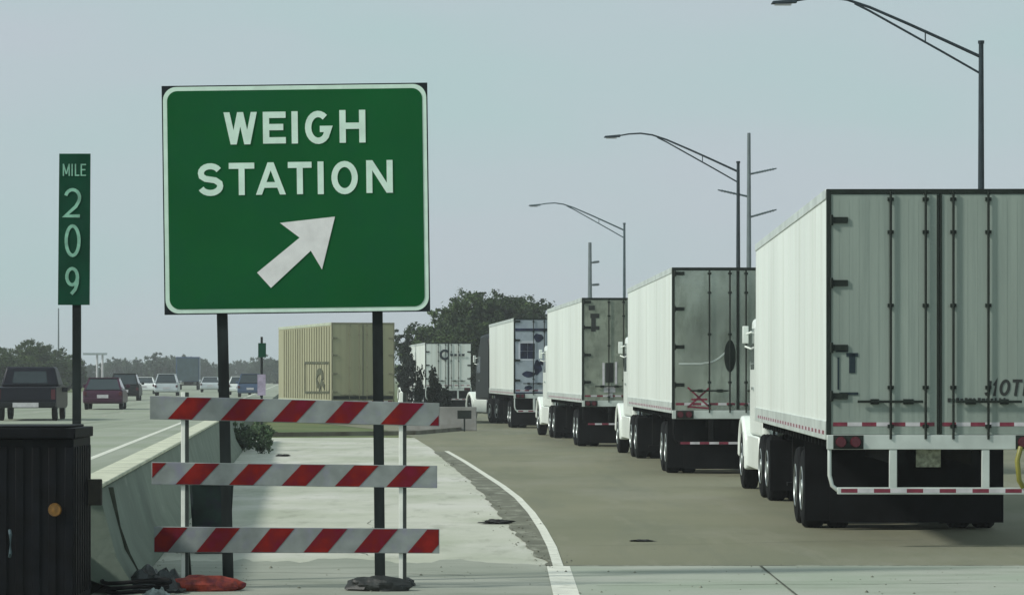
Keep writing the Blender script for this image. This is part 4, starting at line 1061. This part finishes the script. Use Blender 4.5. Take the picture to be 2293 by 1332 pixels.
for i, (px, d, s, lb) in enumerate([(528, 84, 1.0, 'leafy weed bush at the far end of the median wall, nearest the left sign post'), (548, 88, .9, 'middle weed bush beyond the far end of the median wall'),
                                (572, 86, 1.0, 'weed bush under the small green marker'), (592, 83, .6, 'weed bush nearest the beige trailer, right of the small green marker')]):
    o = bpy.data.objects.new('weed_bush', sb); col.objects.link(o); o.location = (at(px, d), d, 0); o.scale = (s, s, s * 1.15); o.rotation_euler = (0, 0, i * 1.7); tag(o, lb, 'bush', 'weed bushes beyond the wall')

# ------------------------------------------------------------------ highway vehicles
def car(kind, px, py, label, paint, rz=None, lateral=None, width=1.85):
    p = P(px, py, HZ); name = {'pickup': 'pickup_truck', 'hatch': 'hatchback_car', 'suv': 'suv_car', 'sedan': 'sedan_car'}[kind]
    cat = {'pickup': 'pickup truck'}.get(kind, 'car')
    r = empty(name, (p.x, p.y, HZ), R(3.7), label, cat, 'vehicles driving on the highway')
    w = width / 2
    def pp(nm, fn, m, bevel=0, par=None, seg=3):
        b = MB(); fn(b); return b.build(nm, m, par or r, bevel, seg)
    if kind == 'pickup':
        pp('body', lambda b: (b.prism([(0, .55), (0, 1.18), (1.85, 1.20), (1.86, 1.22), (3.9, 1.24), (5.3, 1.12), (5.5, .95), (5.5, .5), (5.0, .42), (.3, .45)], 'x', -w, w)), paint, .06)
        cb = pp('cab', lambda b: b.hexa([(-w + .03, 1.7, 1.2), (w - .03, 1.7, 1.2), (w - .03, 4.1, 1.2), (-w + .03, 4.1, 1.2)], [(-w + .2, 1.85, 1.90), (w - .2, 1.85, 1.90), (w - .2, 3.3, 1.90), (-w + .2, 3.3, 1.90)]), paint, .08)
        pp('rear_window', lambda b: b.hexa([(-.62, 1.71, 1.32), (.62, 1.71, 1.32), (.62, 1.76, 1.32), (-.62, 1.76, 1.32)], [(-.56, 1.80, 1.74), (.56, 1.80, 1.74), (.56, 1.85, 1.74), (-.56, 1.85, 1.74)]), M['glass'], 0, cb)
        pp('rear_bumper', lambda b: b.box(-w + .02, w - .02, -.14, .02, .48, .66), M['black_paint'], .03)
        pp('tailgate', lambda b: b.box(-w + .2, w - .2, -.02, .0, .72, 1.16), paint, .008)
        tz = (.75, 1.1); L = 5.5; plz = .56
    else:
        tp_ = {'hatch': 1.50, 'suv': 1.72, 'sedan': 1.45}[kind]; bl_ = {'hatch': .92, 'suv': 1.02, 'sedan': .90}[kind]
        r0 = {'hatch': .08, 'suv': .06, 'sedan': .75}[kind]; r1 = {'hatch': .75, 'suv': .45, 'sedan': 1.45}[kind]
        pp('body', lambda b: (b.prism([(0, .4), (.02, .75), (.12, bl_), (1.0, bl_ + .03), (3.1, bl_ + .02), (4.2, .78), (4.45, .6), (4.45, .3), (.1, .28)], 'x', -w, w)), paint, .08)
        gh = pp('glasshouse', lambda b: b.hexa([(-w + .05, r0, bl_), (w - .05, r0, bl_), (w - .05, 3.2, bl_), (-w + .05, 3.2, bl_)], [(-w + .24, r1, tp_ - .04), (w - .24, r1, tp_ - .04), (w - .24, 2.4, tp_ - .04), (-w + .24, 2.4, tp_ - .04)]), M['glass'], .06)
        pp('roof', lambda b: b.box(-w + .22, w - .22, r1 - .05, 2.45, tp_ - .05, tp_), paint, .03, gh)
        for s in (-1, 1):
            pp('pillar', lambda b: b.hexa([(s * (w - .12), r0 - .012, bl_), (s * (w - .04), r0 - .012, bl_), (s * (w - .04), r0 + .1, bl_), (s * (w - .12), r0 + .1, bl_)], [(s * (w - .32), r1 - .012, tp_ - .05), (s * (w - .23), r1 - .012, tp_ - .05), (s * (w - .23), r1 + .1, tp_ - .05), (s * (w - .32), r1 + .1, tp_ - .05)]), paint, 0, gh)
        pp('rear_bumper', lambda b: b.box(-w + .03, w - .03, -.06, .05, .33, .56), paint, .04)
        tz = (.66, .84); L = 4.4; plz = .62
    pp('license_plate', lambda b: b.box(-.26 if kind != 'pickup' else -.45, .26 if kind != 'pickup' else .45, -.155 if kind == 'pickup' else -.07, -.06 if kind != 'pickup' else -.14, plz - .08, plz + .08), M['white_tape'], 0)
    for s in (-1, 1):
        pp('tail_light', lambda b: b.box(min(s * (w - .03), s * (w - .18)), max(s * (w - .03), s * (w - .18)), -.025, .03, *tz), M['red_lamp'], .01)
        pp('mirror', lambda b: b.box(min(s * w, s * (w + .18)), max(s * w, s * (w + .18)), 3.0, 3.08, 1.0, 1.17), paint, .02)
        for y in (.95, L - .95):
            wheel(r, s * (w - .12), y, s > 0, .66)
    return r
car('pickup', 58, 942, 'large dark navy pickup truck at the left edge of the highway', M['navy'], width=2.12)
car('hatch', 230, 917, 'dark maroon hatchback on the highway just right of the mile marker post', M['maroon'])
car('suv', 278, 897, 'black car ahead of the maroon hatchback', M['black_paint'])
car('suv', 372, 886, 'silver car above the left end of the top striped board', M['silver_paint'])
car('sedan', 322, 882, 'small white sedan between the black car and the silver car', M['white_paint'])
car('hatch', 536, 884, 'small white hatchback just right of the left sign post', M['white_paint'])
car('suv', 560, 889, 'small dark blue car beside the small green marker', M['blue_paint'])
car('sedan', 470, 878, 'small distant silver sedan just left of the left sign post', M['silver_paint'])
# blue box truck far ahead
p = P(420, 873, HZ)
bk = empty('box_truck', (p.x, p.y, HZ), R(4), 'blue box truck far ahead on the highway, below the hazy trees', 'truck', 'vehicles driving on the highway')
b = MB(); b.box(-1.25, 1.25, 0, 6.5, .9, 3.6); b.build('cargo_box', M['blue_paint'], bk, .05)
b = MB(); b.prism([(6.6, .6), (6.6, 2.5), (7.9, 2.4), (8.5, 1.5), (9.2, 1.3), (9.2, .6)], 'x', -1.1, 1.1); b.build('cab', M['white_paint'], bk, .08)
b = MB(); b.box(-.4, .4, .1, 8.8, .6, .88); b.box(-1.1, 1.1, -.05, .05, .5, .62); b.build('chassis', M['frame_dark'], bk)
b = MB(); b.box(-1.15, 1.15, -.02, 0, 1.0, 3.45); b.build('rear_door', M['lamp_grey'], bk, .01)
for s in (-1, 1):
    wheel(bk, s * 1.05, 1.8, s > 0, .9); wheel(bk, s * 1.0, 7.8, s > 0, .9)

# ------------------------------------------------------------------ haze
hb = MB(); hb.box(-1000, 1000, -70, 1700, -1.2, 21.0)
hz = hb.build('haze', None)
hz.data.materials.clear()
hmat = bpy.data.materials.new('haze_air'); hmat.use_nodes = True
nt = hmat.node_tree; nt.nodes.remove(nt.nodes['Principled BSDF'])
pv = nt.nodes.new('ShaderNodeVolumePrincipled'); pv.inputs['Color'].default_value = (.88, .93, .94, 1); pv.inputs['Density'].default_value = .00045
nt.links.new(pv.outputs[0], nt.nodes['Material Output'].inputs['Volume'])
hz.data.materials.append(hmat); tag(hz, kind='stuff')
hz['label'] = 'thin pale haze over the highway and ramp'

# ------------------------------------------------------------------ world, sun, camera
w = bpy.data.worlds.new('World'); sc.world = w; w.use_nodes = True
N = w.node_tree.nodes; L = w.node_tree.links
sky = N.new('ShaderNodeTexSky'); sky.sky_type = 'NISHITA'; sky.sun_disc = False
sun_dir = Vector((-.76, -.27, .60)).normalized()
el = math.asin(sun_dir.z); az = math.atan2(sun_dir.x, sun_dir.y)
sky.sun_elevation = el; sky.sun_rotation = az; sky.air_density = 1; sky.dust_density = 2
mx = N.new('ShaderNodeMix'); mx.data_type = 'RGBA'; mx.inputs[0].default_value = .93
tcw = N.new('ShaderNodeTexCoord'); mpw = N.new('ShaderNodeMapping'); mpw.inputs['Scale'].default_value = (1, 1, 3)
cn = N.new('ShaderNodeTexNoise'); cn.inputs['Scale'].default_value = 5; cn.inputs['Detail'].default_value = 3
L.new(tcw.outputs['Generated'], mpw.inputs['Vector']); L.new(mpw.outputs[0], cn.inputs['Vector'])
cl = N.new('ShaderNodeMix'); cl.data_type = 'RGBA'; cl.inputs[6].default_value = (4.55, 6.05, 6.15, 1); cl.inputs[7].default_value = (5.10, 5.85, 6.35, 1)
cr_ = N.new('ShaderNodeMapRange'); cr_.inputs[1].default_value = .38; cr_.inputs[2].default_value = .62; L.new(cn.outputs['Fac'], cr_.inputs[0]); L.new(cr_.outputs[0], cl.inputs[0])
L.new(cl.outputs[2], mx.inputs[7])      # overcast cloud layer
L.new(sky.outputs[0], mx.inputs[6]); L.new(mx.outputs[2], N['Background'].inputs['Color'])
N['Background'].inputs['Strength'].default_value = .10
sl_ = bpy.data.lights.new('sun', 'SUN'); sl_.energy = 3.4; sl_.angle = R(6); sl_.color = (1, .97, .90)
so = bpy.data.objects.new('sun', sl_); col.objects.link(so); so.rotation_euler = (-sun_dir).to_track_quat('-Z', 'Y').to_euler(); so.location = (-20, 10, 30)
cd = bpy.data.cameras.new('camera'); cam = bpy.data.objects.new('camera', cd); col.objects.link(cam)
cam.location = (0, 0, H); cam.rotation_euler = (R(90), 0, 0)
cd.sensor_width = 36; cd.lens = F / 2293 * 36; cd.shift_y = (HY - 666) / 2293; cd.clip_end = 6000; cd.clip_start = .5
sc.camera = cam
sc.render.resolution_x = 1024; sc.render.resolution_y = 594
sc.view_settings.view_transform = 'Standard'; sc.view_settings.look = 'None'; sc.view_settings.gamma = 1; sc.view_settings.exposure = 0
